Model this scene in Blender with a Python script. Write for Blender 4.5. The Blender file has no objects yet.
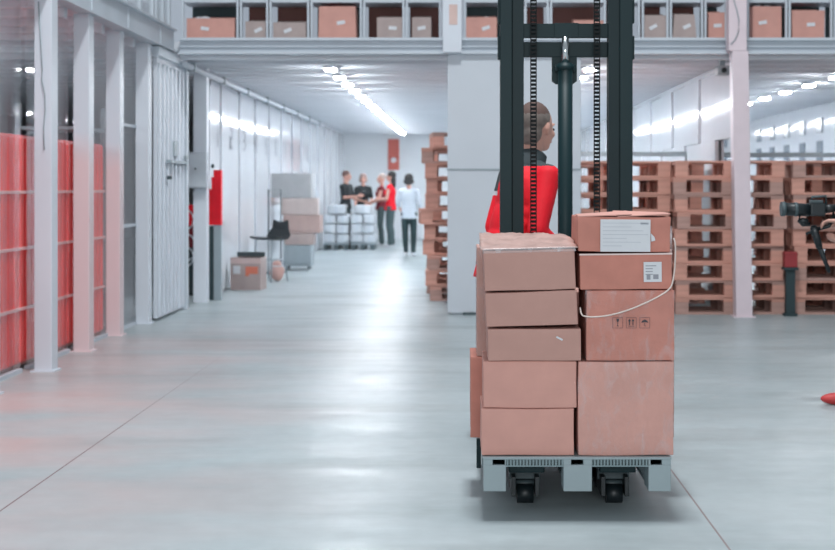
import bpy, bmesh, math, random
from mathutils import Vector, Matrix, noise as mnoise
R = math.radians
PI = math.pi
S = bpy.context.scene
COL = S.collection
F, VX, VY, CH = 1400.0, 463.0, 187.0, 1.4      # focal length (px), vanishing point, eye height

# ------------------------------------------------------------------ camera
cam = bpy.data.cameras.new('camera'); co = bpy.data.objects.new('camera', cam); COL.objects.link(co)
co.location = (0, 0, CH); co.rotation_euler = (R(90), 0, 0)
cam.sensor_width = 36; cam.sensor_fit = 'HORIZONTAL'; cam.lens = F/835*36
cam.shift_x = -(VX-417.5)/835; cam.shift_y = -(275-VY)/835
cam.clip_start = .1; cam.clip_end = 200
cam.dof.use_dof = True; cam.dof.focus_distance = 6.0; cam.dof.aperture_fstop = 3.8
S.camera = co
# ------------------------------------------------------------------ world, lights, exposure
w = bpy.data.worlds.new('world'); S.world = w; w.use_nodes = True
w.node_tree.nodes['Background'].inputs[0].default_value = (.85, .925, 1.0, 1)
w.node_tree.nodes['Background'].inputs[1].default_value = .41
S.view_settings.view_transform = 'Standard'; S.view_settings.look = 'None'
S.view_settings.gamma = 1; S.view_settings.use_curve_mapping = False
S.view_settings.exposure = 0.0
def area(name, loc, rot, sx, sy, power, col=(.93, .97, 1)):
    l = bpy.data.lights.new(name, 'AREA'); l.shape = 'RECTANGLE'; l.size = sx; l.size_y = sy
    l.energy = power; l.color = col
    o = bpy.data.objects.new(name, l); COL.objects.link(o); o.location = loc; o.rotation_euler = rot
    return o
area('hall_and_fill_light', (.3, 6.35, 11), (0, 0, 0), 1.2, 1.2, 980)
area('hall_and_fill_light', (-.5, -8, 3.6), (R(82), 0, 0), 8, 3, 720)  # unseen fill added behind the camera to brighten the carton fronts

def X(px, d): return (px-VX)*d/F
def Z(py, d): return CH+(VY-py)*d/F

# ------------------------------------------------------------------ materials
def lin(c):
    out = []
    for v in c:
        v = v/255
        out.append(v/12.92 if v <= .04045 else ((v+.055)/1.055)**2.4)
    return (*out, 1)
MC = {}
def mat(name, rgb, rough=.6, metal=0, var=.06, scale=6, bump=0, bscale=40, coat=0, stretch=(1, 1, 1), spec=.5):
    if name in MC: return MC[name]
    m = bpy.data.materials.new(name); m.use_nodes = True; MC[name] = m
    nt = m.node_tree; n = nt.nodes; L = nt.links; b = n['Principled BSDF']
    b.inputs['Roughness'].default_value = rough; b.inputs['Metallic'].default_value = metal
    b.inputs['Coat Weight'].default_value = coat; b.inputs['Coat Roughness'].default_value = .06
    b.inputs['Specular IOR Level'].default_value = spec
    tc = n.new('ShaderNodeTexCoord'); mp = n.new('ShaderNodeMapping'); mp.inputs['Scale'].default_value = stretch
    L.new(tc.outputs['Object'], mp.inputs[0])
    nz = n.new('ShaderNodeTexNoise'); nz.inputs['Scale'].default_value = scale; nz.inputs['Detail'].default_value = 4
    L.new(mp.outputs[0], nz.inputs[0])
    cr = n.new('ShaderNodeValToRGB'); c = lin(rgb)
    cr.color_ramp.elements[0].color = tuple(max(0, v*(1-var)) for v in c[:3])+(1,)
    cr.color_ramp.elements[1].color = tuple(min(1, v*(1+var)) for v in c[:3])+(1,)
    cr.color_ramp.elements[0].position = .3; cr.color_ramp.elements[1].position = .7
    L.new(nz.outputs[0], cr.inputs[0]); L.new(cr.outputs[0], b.inputs['Base Color'])
    if bump:
        n2 = n.new('ShaderNodeTexNoise'); n2.inputs['Scale'].default_value = bscale; n2.inputs['Detail'].default_value = 3
        L.new(mp.outputs[0], n2.inputs[0])
        bp = n.new('ShaderNodeBump'); bp.inputs['Strength'].default_value = bump; bp.inputs['Distance'].default_value = .01
        L.new(n2.outputs[0], bp.inputs['Height']); L.new(bp.outputs[0], b.inputs['Normal'])
    return m
def emis(name, rgb, s):
    m = bpy.data.materials.new(name); m.use_nodes = True; b = m.node_tree.nodes['Principled BSDF']
    b.inputs['Base Color'].default_value = lin(rgb); b.inputs['Emission Color'].default_value = lin(rgb)
    b.inputs['Emission Strength'].default_value = s; return m
def floor_mat():
    m = bpy.data.materials.new('epoxy_floor'); m.use_nodes = True; nt = m.node_tree; n = nt.nodes; L = nt.links; b = n['Principled BSDF']
    g = n.new('ShaderNodeNewGeometry'); sp = n.new('ShaderNodeSeparateXYZ'); L.new(g.outputs['Position'], sp.inputs[0])
    def noisy(sc, det, scl):
        mp = n.new('ShaderNodeMapping'); mp.inputs['Scale'].default_value = scl; L.new(g.outputs['Position'], mp.inputs[0])
        z = n.new('ShaderNodeTexNoise'); z.inputs['Scale'].default_value = sc; z.inputs['Detail'].default_value = det
        L.new(mp.outputs[0], z.inputs[0]); return z.outputs[0]
    def ramp(inp, a, bb, ca, cb):
        r = n.new('ShaderNodeValToRGB'); r.color_ramp.elements[0].position = a; r.color_ramp.elements[1].position = bb
        r.color_ramp.elements[0].color = ca; r.color_ramp.elements[1].color = cb; L.new(inp, r.inputs[0]); return r.outputs[0]
    def mix(kind, f, a, bb):
        x = n.new('ShaderNodeMixRGB'); x.blend_type = kind
        if isinstance(f, (int, float)): x.inputs[0].default_value = f
        else: L.new(f, x.inputs[0])
        for i, v in ((1, a), (2, bb)):
            if isinstance(v, tuple): x.inputs[i].default_value = v
            else: L.new(v, x.inputs[i])
        return x.outputs[0]
    base = ramp(noisy(.7, 5, (1, 1, 1)), .3, .7, lin((160, 172, 175)), lin((181, 191, 194)))
    streak = ramp(noisy(1.1, 5, (.35, 1.6, 1)), .52, .72, (1, 1, 1, 1), (.80, .80, .79, 1))
    c = mix('MULTIPLY', 1.0, base, streak)
    fine = ramp(noisy(9, 6, (1, 1, 1)), .35, .7, (.95, .95, .95, 1), (1.03, 1.03, 1.03, 1))
    c = mix('MULTIPLY', 1.0, c, fine)
    # red bounce from the left cages, painted into the floor as pinkish patches
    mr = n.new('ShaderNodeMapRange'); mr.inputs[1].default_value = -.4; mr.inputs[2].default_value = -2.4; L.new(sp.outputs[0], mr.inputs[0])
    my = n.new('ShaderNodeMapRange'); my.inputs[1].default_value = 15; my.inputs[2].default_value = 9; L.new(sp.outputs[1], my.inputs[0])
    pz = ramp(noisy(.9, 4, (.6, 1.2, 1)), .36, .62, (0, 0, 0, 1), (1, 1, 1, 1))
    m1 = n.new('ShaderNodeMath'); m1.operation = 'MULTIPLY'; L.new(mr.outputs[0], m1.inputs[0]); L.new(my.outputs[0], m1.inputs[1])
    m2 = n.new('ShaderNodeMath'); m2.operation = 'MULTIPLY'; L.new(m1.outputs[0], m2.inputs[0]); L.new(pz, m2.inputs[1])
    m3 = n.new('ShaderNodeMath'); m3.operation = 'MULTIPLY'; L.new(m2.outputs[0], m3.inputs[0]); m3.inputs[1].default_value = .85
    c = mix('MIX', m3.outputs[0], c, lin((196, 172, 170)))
    # saw-cut joints that run along the hall
    for jx, col in ((-2.0, lin((128, 110, 112))), (1.03, lin((140, 128, 128)))):
        a = n.new('ShaderNodeMath'); a.operation = 'ADD'; a.inputs[1].default_value = -jx; L.new(sp.outputs[0], a.inputs[0])
        ab = n.new('ShaderNodeMath'); ab.operation = 'ABSOLUTE'; L.new(a.outputs[0], ab.inputs[0])
        lt = n.new('ShaderNodeMath'); lt.operation = 'LESS_THAN'; lt.inputs[1].default_value = .0045; L.new(ab.outputs[0], lt.inputs[0])
        fy = n.new('ShaderNodeMapRange'); fy.inputs[1].default_value = 12; fy.inputs[2].default_value = 8; L.new(sp.outputs[1], fy.inputs[0])
        mm_ = n.new('ShaderNodeMath'); mm_.operation = 'MULTIPLY'; L.new(lt.outputs[0], mm_.inputs[0]); L.new(fy.outputs[0], mm_.inputs[1])
        c = mix('MIX', mm_.outputs[0], c, col)
    L.new(c, b.inputs['Base Color'])
    rr = ramp(noisy(2.2, 4, (.5, 2, 1)), .3, .75, (.30, .30, .30, 1), (.46, .46, .46, 1)); L.new(rr, b.inputs['Roughness'])
    bp = n.new('ShaderNodeBump'); bp.inputs['Strength'].default_value = .2; bp.inputs['Distance'].default_value = .012
    L.new(noisy(3.0, 3, (.6, 2.2, 1)), bp.inputs['Height']); L.new(bp.outputs[0], b.inputs['Normal'])
    b.inputs['Specular IOR Level'].default_value = .2
    return m
def film_mat(name='stretch_film', lo=.02, hi=.42, scale=7, tint=(235, 232, 235)):
    m = bpy.data.materials.new(name); m.use_nodes = True; nt = m.node_tree; n = nt.nodes; L = nt.links
    n.remove(n['Principled BSDF']); out = n['Material Output']
    tc = n.new('ShaderNodeTexCoord'); mp = n.new('ShaderNodeMapping'); mp.inputs['Scale'].default_value = (1, 1, .45)
    L.new(tc.outputs['Object'], mp.inputs[0])
    nz = n.new('ShaderNodeTexNoise'); nz.inputs['Scale'].default_value = scale*2.4; nz.inputs['Detail'].default_value = 8; nz.inputs['Distortion'].default_value = 1.2
    L.new(mp.outputs[0], nz.inputs[0])
    r = n.new('ShaderNodeValToRGB'); r.color_ramp.elements[0].position = .5; r.color_ramp.elements[1].position = .78
    r.color_ramp.elements[0].color = (lo, lo, lo, 1); r.color_ramp.elements[1].color = (hi, hi, hi, 1); L.new(nz.outputs[0], r.inputs[0])
    tr = n.new('ShaderNodeBsdfTransparent'); p = n.new('ShaderNodeBsdfPrincipled')
    p.inputs['Base Color'].default_value = lin(tint); p.inputs['Roughness'].default_value = .22
    bp = n.new('ShaderNodeBump'); bp.inputs['Strength'].default_value = .5; bp.inputs['Distance'].default_value = .01
    L.new(nz.outputs[0], bp.inputs['Height']); L.new(bp.outputs[0], p.inputs['Normal'])
    mx = n.new('ShaderNodeMixShader'); L.new(r.outputs[0], mx.inputs[0]); L.new(tr.outputs[0], mx.inputs[1]); L.new(p.outputs[0], mx.inputs[2])
    L.new(mx.outputs[0], out.inputs[0]); return m
def glass_mat(name, tint=(.93, .95, .97), dirt=.12):
    m = bpy.data.materials.new(name); m.use_nodes = True; nt = m.node_tree; n = nt.nodes; L = nt.links
    n.remove(n['Principled BSDF']); out = n['Material Output']
    tr = n.new('ShaderNodeBsdfTransparent'); tr.inputs[0].default_value = (*tint, 1)
    gl = n.new('ShaderNodeBsdfGlossy'); gl.inputs['Roughness'].default_value = .03
    df = n.new('ShaderNodeBsdfDiffuse'); df.inputs[0].default_value = lin((205, 212, 220))
    fr = n.new('ShaderNodeFresnel'); g = n.new('ShaderNodeNewGeometry'); io = n.new('ShaderNodeMapRange')
    io.inputs[3].default_value = 1.2; io.inputs[4].default_value = 1/1.2; L.new(g.outputs['Backfacing'], io.inputs[0]); L.new(io.outputs[0], fr.inputs[0])
    m0 = n.new('ShaderNodeMixShader'); m0.inputs[0].default_value = dirt; L.new(tr.outputs[0], m0.inputs[1]); L.new(df.outputs[0], m0.inputs[2])
    mx = n.new('ShaderNodeMixShader'); L.new(fr.outputs[0], mx.inputs[0]); L.new(m0.outputs[0], mx.inputs[1]); L.new(gl.outputs[0], mx.inputs[2])
    L.new(mx.outputs[0], out.inputs[0]); return m
def post_mat():        # white above, pale pink lower down, with an uneven edge between
    m = bpy.data.materials.new('white_pink_post'); m.use_nodes = True; nt = m.node_tree; n = nt.nodes; L = nt.links; b = n['Principled BSDF']
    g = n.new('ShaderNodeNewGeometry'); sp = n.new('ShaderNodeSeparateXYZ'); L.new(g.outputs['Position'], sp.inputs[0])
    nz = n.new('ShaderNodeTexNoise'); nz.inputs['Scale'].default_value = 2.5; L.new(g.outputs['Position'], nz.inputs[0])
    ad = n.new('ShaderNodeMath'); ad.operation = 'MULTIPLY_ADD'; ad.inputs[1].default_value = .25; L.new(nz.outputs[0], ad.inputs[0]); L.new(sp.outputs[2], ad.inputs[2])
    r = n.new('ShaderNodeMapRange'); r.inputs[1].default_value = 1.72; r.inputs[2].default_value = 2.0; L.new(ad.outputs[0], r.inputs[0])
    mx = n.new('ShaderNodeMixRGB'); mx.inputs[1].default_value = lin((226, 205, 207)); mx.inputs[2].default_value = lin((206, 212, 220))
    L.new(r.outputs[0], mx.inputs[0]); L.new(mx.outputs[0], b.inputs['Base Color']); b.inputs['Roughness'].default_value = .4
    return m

WHITE = mat('white_paint', (214, 220, 228), .45, var=.03, scale=2)
PANEL = mat('glossy_white_panel', (222, 226, 232), .07, var=.03, scale=1.5, spec=.22)
CEIL = mat('ceiling_sheet', (224, 228, 234), .5, var=.03, scale=1)
BEAM = mat('beam_paint', (198, 206, 214), .5, var=.05, scale=3)
PINKW = mat('pale_pink_paint', (224, 208, 214), .4, var=.03)
GREY = mat('grey_metal', (150, 162, 168), .45, var=.05)
DGREY = mat('dark_grey', (70, 84, 88), .5)
DARK = mat('mast_paint', (17, 42, 46), .5, var=.08, scale=3, spec=.25)
BLACK = mat('black_plastic', (20, 30, 34), .45)
CHROME = mat('chrome', (205, 212, 215), .18, 1, var=.02)
STEEL = mat('chain_steel', (120, 130, 132), .35, .6)
CARD = mat('cardboard', (190, 147, 136), .75, var=.07, scale=4, bump=.15, bscale=25)
CARDR = mat('cardboard_red', (198, 131, 116), .72, var=.11, scale=7, bump=.2, bscale=22)
CARDP = mat('cardboard_pink', (208, 155, 143), .72, var=.08, scale=5, bump=.15, bscale=22)
CARDG = mat('cardboard_grey', (176, 160, 156), .8, var=.08, scale=6)
CARDD = mat('cardboard_inside', (128, 96, 88), .8)
WOOD = mat('pallet_wood', (208, 154, 138), .75, var=.16, scale=5, bump=.3, bscale=18, stretch=(.4, 3, 3))
WOOD2 = mat('pallet_wood_grey', (180, 144, 134), .8, var=.18, scale=5, bump=.3, bscale=18, stretch=(.4, 3, 3))
BROWN = mat('brown_fibreboard', (112, 72, 66), .7, var=.1, scale=3)
TEAL = mat('dark_teal_panel', (38, 58, 62), .6)
RED = mat('red_sheet', (246, 88, 84), .4, var=.14, scale=2.2, bump=.25, bscale=5)
REDB = mat('red_fabric', (244, 10, 38), .7, var=.08, scale=8)
REDD = mat('maroon_fabric', (120, 34, 44), .8)
PALE = mat('pale_strap', (240, 190, 188), .4)
PAPER = mat('paper', (216, 218, 222), .7, var=.03, scale=12)
INK = mat('ink', (70, 66, 70), .7)
PINK_INK = mat('grey_ink', (150, 152, 160), .7)
TAPE = mat('clear_tape', (226, 204, 198), .25, var=.05)
CORD = mat('white_cord', (222, 208, 200), .6)
PLASTIC = mat('grey_plastic', (146, 160, 164), .5, var=.05, scale=5)
WRAPW = mat('white_wrap', (204, 210, 216), .3, var=.1, scale=9, bump=.6, bscale=14)
SKIN = mat('skin', (214, 164, 148), .55, var=.04)
HAIRB = mat('dark_hair', (48, 46, 46), .6, var=.2, scale=30, stretch=(3, 3, .6))
HAIRN = mat('brown_hair', (112, 84, 78), .7, var=.2, scale=30, stretch=(3, 3, .6))
HAIRG = mat('cropped_hair', (132, 122, 116), .85, var=.15, scale=50)
BLACKF = mat('black_fabric', (40, 48, 52), .8)
CHARF = mat('charcoal_fabric', (58, 68, 72), .8)
JEANS = mat('grey_green_denim', (74, 92, 94), .85, var=.12, scale=14)
LEGG = mat('dark_green_leggings', (46, 66, 68), .85)
WSHIRT = mat('white_cotton', (204, 212, 222), .8, var=.05, bump=.3, bscale=10)
WSHOE = mat('white_shoe', (214, 216, 220), .6)
RSHOE = mat('red_shoe', (196, 60, 60), .5)
ORANGE = mat('orange_print', (214, 120, 96), .7)
ORED = mat('orange_red_panel', (206, 110, 98), .6)
EYE = mat('eye', (30, 26, 26), .2)
LIP = mat('lip', (186, 110, 104), .5)
LED = emis('led_diffuser', (246, 250, 255), 185)
FLOORM = floor_mat(); FILM = film_mat(lo=.03, hi=.26, scale=9); FILMH = film_mat('stretch_film_dense', .22, .8, 5)
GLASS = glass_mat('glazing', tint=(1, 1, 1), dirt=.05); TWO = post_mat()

# ------------------------------------------------------------------ mesh helpers
class MB:
    def __init__(s): s.bm = bmesh.new()
    def box(s, x0, x1, y0, y1, z0, z1, bev=0, mi=0, M=None):
        r = bmesh.ops.create_cube(s.bm, size=1); vs = r['verts']
        T = Matrix.Translation(((x0+x1)/2, (y0+y1)/2, (z0+z1)/2)) @ Matrix.Diagonal((abs(x1-x0), abs(y1-y0), abs(z1-z0), 1))
        if M is not None: T = M @ T
        bmesh.ops.transform(s.bm, matrix=T, verts=vs)
        fs = {f for v in vs for f in v.link_faces}
        for f in fs: f.material_index = mi
        if bev:
            es = list({e for v in vs for e in v.link_edges})
            bmesh.ops.bevel(s.bm, geom=es, offset=bev, segments=2, affect='EDGES', profile=.6)
        return s
    def cone(s, p0, p1, r0, r1=None, n=16, mi=0):
        p0 = Vector(p0); p1 = Vector(p1); r1 = r0 if r1 is None else r1; d = p1-p0
        r = bmesh.ops.create_cone(s.bm, cap_ends=True, segments=n, radius1=r0, radius2=r1, depth=d.length)
        M = Matrix.Translation((p0+p1)/2) @ d.to_track_quat('Z', 'Y').to_matrix().to_4x4()
        bmesh.ops.transform(s.bm, matrix=M, verts=r['verts'])
        for f in {f for v in r['verts'] for f in v.link_faces}: f.material_index = mi; f.smooth = len(f.verts) == 4
        return s
    def ell(s, c, r, rot=None, sub=3, mi=0):
        q = bmesh.ops.create_icosphere(s.bm, subdivisions=sub, radius=1)
        r = (r, r, r) if isinstance(r, (int, float)) else r
        M = Matrix.Translation(c) @ (rot.to_4x4() if rot else Matrix()) @ Matrix.Diagonal((*r, 1))
        bmesh.ops.transform(s.bm, matrix=M, verts=q['verts'])
        for f in {f for v in q['verts'] for f in v.link_faces}: f.material_index = mi; f.smooth = True
        return s
    def cap(s, p0, p1, r0, r1=None, n=14):
        r1 = r0 if r1 is None else r1
        s.cone(p0, p1, r0, r1, n); s.ell(p0, r0, sub=2); s.ell(p1, r1, sub=2); return s
    def tube(s, pts, r, n=8, mi=0):
        pts = [Vector(p) for p in pts]; rings = []
        up = Vector((0, 0, 1))
        for i, p in enumerate(pts):
            d = (pts[min(i+1, len(pts)-1)]-pts[max(i-1, 0)]).normalized()
            a = d.cross(up)
            if a.length < .05: a = d.cross(Vector((0, 1, 0)))
            a.normalize(); b = a.cross(d).normalized()
            rings.append([s.bm.verts.new(p+r*(math.cos(2*PI*k/n)*a+math.sin(2*PI*k/n)*b)) for k in range(n)])
        for i in range(len(rings)-1):
            for k in range(n):
                f = s.bm.faces.new((rings[i][k], rings[i][(k+1) % n], rings[i+1][(k+1) % n], rings[i+1][k])); f.smooth = True; f.material_index = mi
        s.bm.faces.new(rings[0][::-1]); s.bm.faces.new(rings[-1]); return s
    def prism(s, poly, y0, y1, mi=0, axis='y'):
        def P(u, v, t): return (u, t, v) if axis == 'y' else ((t, u, v) if axis == 'x' else (u, v, t))
        a = [s.bm.verts.new(P(u, v, y0)) for u, v in poly]; b = [s.bm.verts.new(P(u, v, y1)) for u, v in poly]
        n = len(poly); fs = [s.bm.faces.new(a), s.bm.faces.new(b[::-1])]
        for i in range(n): fs.append(s.bm.faces.new((a[i], b[i], b[(i+1) % n], a[(i+1) % n])))
        for f in fs: f.material_index = mi
        return s
    def build(s, name, m, parent=None, loc=None, kind=None):
        bmesh.ops.recalc_face_normals(s.bm, faces=s.bm.faces[:])
        me = bpy.data.meshes.new(name); s.bm.to_mesh(me); s.bm.free()
        for x in (m if isinstance(m, (list, tuple)) else [m]): me.materials.append(x)
        o = bpy.data.objects.new(name, me); COL.objects.link(o)
        if parent: o.parent = parent
        if loc: o.location = loc
        if kind: o['kind'] = kind
        return o
def struct(name, mb, m): return mb.build(name, m, kind='structure')
def thing(name, label, cat, loc=(0, 0, 0), rz=0, group=None):
    o = bpy.data.objects.new(name, None); COL.objects.link(o); o.location = loc; o.rotation_euler = (0, 0, rz)
    o.empty_display_size = .1; return tag(o, label, cat, group)
def tag(o, label, cat, group=None):
    o['label'] = label; o['category'] = cat
    if group: o['group'] = group
    return o
def dup(o, parent=None, loc=None, rz=None, label=None):
    c = o.copy(); COL.objects.link(c)
    if parent: c.parent = parent
    if loc is not None: c.location = loc
    if rz is not None: c.rotation_euler = (0, 0, rz)
    if label: c['label'] = label
    for ch in list(o.children): dup(ch, c)
    return c
ORD = ['bottom', 'second', 'third', 'fourth', 'fifth', 'sixth', 'seventh', 'eighth', 'ninth', 'tenth', 'eleventh', 'twelfth', 'thirteenth', 'fourteenth', 'fifteenth', 'sixteenth', 'seventeenth', 'eighteenth', 'nineteenth']
ORN = ['nearest'] + ORD[1:]

# ================================================================== STRUCTURE
D0, D1, XL, XR = 15.3, 38.0, -3.2, 2.95        # mezzanine front, back wall, left and right aisle walls
struct('floor', MB().box(-12, 12, -6, 40, -.1, 0), FLOORM)
struct('wall_back', MB().box(-12, 12, D1, D1+.15, 0, 6.5), mat('back_wall_paint', (232, 236, 240), .6, var=.02, scale=1))
struct('wall_left', MB().box(-9.2, -9.0, 4, D1, 0, 6.5), WHITE)
struct('wall_right', MB().box(9.2, 9.35, D0, D1, 0, 6.5), WHITE)
# mezzanine deck with ribs underneath (the ceiling of the aisles)
c = MB(); c.box(-9, XL-.12, 7.6, D0+.02, 2.9, 3.0); c.box(-9, 9.2, D0+.12, D1, 2.9, 3.0)
y = 16.5-.305-.61-.05
while y < D1-.3:
    c.box(-9, 9.2, y, y+.1, 2.815, 2.9, bev=.01); y += .61
y = 8.0
while y < D0-.2:
    c.box(-9, XL-.12, y, y+.1, 2.815, 2.9, bev=.01); y += .61
struct('ceiling', c, CEIL)
# front edge beam of the mezzanine: web with two flanges
b = MB(); b.box(XL+.1, 9.2, D0+.03, D0+.1, 2.86, 3.02); b.box(XL+.1, 9.2, D0-.03, D0+.1, 3.0, 3.03); b.box(XL+.1, 9.2, D0-.05, D0+.12, 2.85, 2.875)
b.box(XL+.1, 9.2, D0-.005, D0+.03, 2.93, 2.945)
struct('trim_1', b, BEAM)
# edge beam along the left cages
b = MB(); b.box(XL-.06, XL+.04, 7.6, D0+.0, 2.87, 3.12); b.box(XL-.06, XL+.075, 7.6, D0, 2.87, 2.89); b.box(XL-.06, XL+.075, 7.6, D0, 3.10, 3.12)
for yy in (11.9, 13.2, 14.6): b.box(XL+.04, XL+.05, yy, yy+.03, 2.89, 3.1)
struct('trim_2', b, BEAM)
# left aisle wall: standing glossy panels with slits between them, in two lengths
def panel_wall(x, y0, y1, step, thick, gap, z1=2.78, side=1, z0=0, zt=2.85):
    m = MB(); yy = y0; i = 0
    while yy < y1-.05:
        e = min(yy+step-gap, y1)
        off = .02*(i % 2)
        m.box(x-thick/2+off, x+thick/2+off, yy, e, z0, z1, bev=.006); yy += step; i += 1
    m.box(x-thick/2-.05*side, x-thick/2-.02*side, y0, y1, z0, zt) if side > 0 else m.box(x+thick/2+.03, x+thick/2+.06, y0, y1, z0, zt)
    if zt > z1: m.box(x-thick/2, x+thick/2+.03, y0, y1, z1, zt)
    return m
struct('wall_aisle_left', panel_wall(XL-.08, 18.0, D1, .78, .05, .05), [PANEL])
struct('wall_aisle_right', panel_wall(XR+.06, D0+1.3, D1, 1.15, .05, .05, z1=1.95, side=-1, zt=1.95), [PANEL])
struct('wall_aisle_right_upper', panel_wall(XR+.06, D0+.15, D1, 1.15, .05, .05, z1=2.76, side=-1, z0=1.951, zt=2.81), [PANEL])
# far right aisle wall with dark slots
m = MB(); m.box(6.2, 6.3, D0, D1, 0, 2.85)
struct('wall_far_right', m, PANEL)
m = MB(); yy = 16.6
while yy < 36: m.box(6.17, 6.2, yy, yy+.35, 1.55, 2.2); m.box(6.17, 6.2, yy, yy+.35, 2.34, 2.6); yy += 1.25
struct('window_1', m, mat('slot_glass', (132, 142, 152), .2))
# white boxed-in shaft in the middle
m = MB(); m.box(-.17, 1.29, D0+.02, D0+.2, .02, 2.85, bev=.006); m.box(-.12, 1.24, D0+.05, D0+.18, 0, .02)
struct('wall_shaft', m, mat('shaft_paint', (203, 209, 216), .5, var=.02, scale=2))
struct('trim_3', MB().box(-.175, 1.295, D0+.008, D0+.02, 1.585, 1.6), GREY)
struct('trim_4', MB().box(0.0, .16, D0-.0, D0+.02, 0.0, .03), DGREY)
# upper level back wall
struct('wall_upper', MB().box(-9, 9.2, 19, 19.1, 3.0, 6.5), WHITE)
# column above the shaft, running up in front of the beam
m = MB(); m.box(-.22, -.015, D0-.12, D0+.02, 2.86, 5.2, bev=.006)
struct('trim_5', m, WHITE)
m = MB(); m.box(-.15, -.06, D0-.124, D0-.119, 3.16, 3.38, bev=.001)
tag(m.build('peach_stain', mat('stain', (214, 186, 178), .6, var=.06)), 'thin plate for the peach stain on the white column above the shaft', 'stain')  # pinkish smudge on the column, built as a thin raised plate

# posts of the left cages
PY = [9.35, 10.6, 11.88, 13.15, 14.3]
for i, d in enumerate(PY):
    XP = XL+(0, .03, -.03, -.08, -.07)[i]
    m = MB(); m.box(XP-.075, XP+.06, d-.01, d+.15, 0, 2.87, bev=.008); m.box(XP-.10, XP+.08, d-.03, d+.17, 0, .012)
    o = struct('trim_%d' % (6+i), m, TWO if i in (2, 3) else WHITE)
# wires on the first post
pts = [(XL+.02, 10.582, Z(70, 10.6)+.0), (XL+.015, 10.58, Z(80, 10.6)), (XL+.04, 10.58, Z(95, 10.6)), (XL+.043, 10.58, Z(110, 10.6)), (XL+.03, 10.58, Z(128, 10.6)), (XL+.035, 10.58, Z(150, 10.6))]
tag(MB().tube([(XL-.01, 10.582, 2.8)]+pts, .004).build('cable', GREY), 'thin grey cable hanging down the nearest white cage post', 'cable')
# right post, pale pink
m = MB(); m.prism([(X(735, 15.1), 0), (X(751, 15.1), 0), (X(747, 15.1), 2.86), (X(731, 15.1), 2.86)], 15.02, 15.2); m.box(X(732, 15.1), X(754, 15.1), 15.0, 15.22, 0, .012)
m.box(X(727.5, 15.1), X(745.5, 15.1), 15.02, 15.2, 2.86, 5.2, bev=.01)
struct('trim_11', m, PINKW)
pts = [Vector((X(p, 15.0), 15.008, Z(q, 15.0))) for p, q in ((734, -30), (734, 0), (737, 10), (739, 20), (738.5, 32), (735, 40), (731, 44))]
tag(MB().tube(pts, .006).build('cable', GREY), 'grey cable running down the pale pink post and off to the left', 'cable')

# railings / glazing above the left edge beam
for i, (a, e) in enumerate(((8.0, 9.3), (9.5, 11.7), (12.0, 13.1), (13.2, 14.4), (14.5, 15.2))):
    t = thing('upper_glazed_frame', ['white framed glazing over the cage beam, beyond the left frame edge', 'white framed glazing over the beam above the nearest cage post', 'white framed glazing over the beam, third bay from the mezzanine corner', 'white framed glazing over the beam, next but one to the mezzanine corner', 'narrow white framed glazing at the mezzanine corner'][i], 'glazing', (XL, (a+e)/2, 3.12))
    h = (e-a)/2
    m = MB(); m.box(-.03, .03, -h, -h+.07, 0, 1.2, bev=.004); m.box(-.03, .03, h-.07, h, 0, 1.2, bev=.004); m.box(-.03, .03, -h, h, 1.2, 1.27); m.box(-.03, .03, -.03, .03, 0, 1.2)
    m.build('frame', BEAM, t)
    MB().box(-.006, .006, -h+.07, h-.07, 0.002, 1.19).build('pane', GLASS, t)

# cage bays: glass panes above, red covers below
for i in range(4):
    a, e = PY[i]+.155, PY[i+1]-.015
    t = thing('glazed_partition', ['glass partition bay cut by the left picture edge', 'glass partition bay between the two nearest cage posts', 'glass partition bay with a red sheet behind, beside the pink posts', 'clear glass partition bay before the ribbed door'][i], 'partition', (XL-.15, (a+e)/2, 0))
    h = (e-a)/2
    MB().box(-.006, .006, -h, h, .03, 2.81).build('pane', GLASS, t)
    m = MB(); m.box(-.02, .02, -h, h, 0.0, .03)
    if i == 3: m.box(-.02, .02, -h, h, 1.0, 1.03); m.box(-.02, .02, -h, h, 2.0, 2.03)
    m.build('rail', BEAM, t)
for i in range(3):
    a, e = PY[i]+.0, PY[i+1]-.0
    t = thing('red_sheeted_pallet', ['red sheeted load behind the glass at the left picture edge', 'red sheeted load between the two nearest cage posts', 'red sheeted load behind the pale pink posts'][i], 'load', (XL-.6, (a+e)/2, 0))
    h = (e-a)/2-.01
    m = MB(); m.box(-.45, .42, -h, h, .05, 1.8, bev=.02)
    for k in range(9): m.box(.415, .435, -h+.06+k*(2*h-.12)/8-.012, -h+.06+k*(2*h-.12)/8+.012, .07, 1.77, bev=.006)
    m.build('cover', RED, t)
    m = MB()
    for z in (.47, .93, 1.36): m.box(.42, .442, -h, h, z-.012, z+.012, bev=.003)
    m.build('strap', PALE, t)
    m = MB(); m.box(-.42, .4, -h, h, .03, .05)
    for yy in (-h+.07, 0, h-.07):
        m.box(-.42, .4, yy-.06, yy+.06, 0, .03)
    m.build('pallet_base', WOOD2, t)
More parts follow.
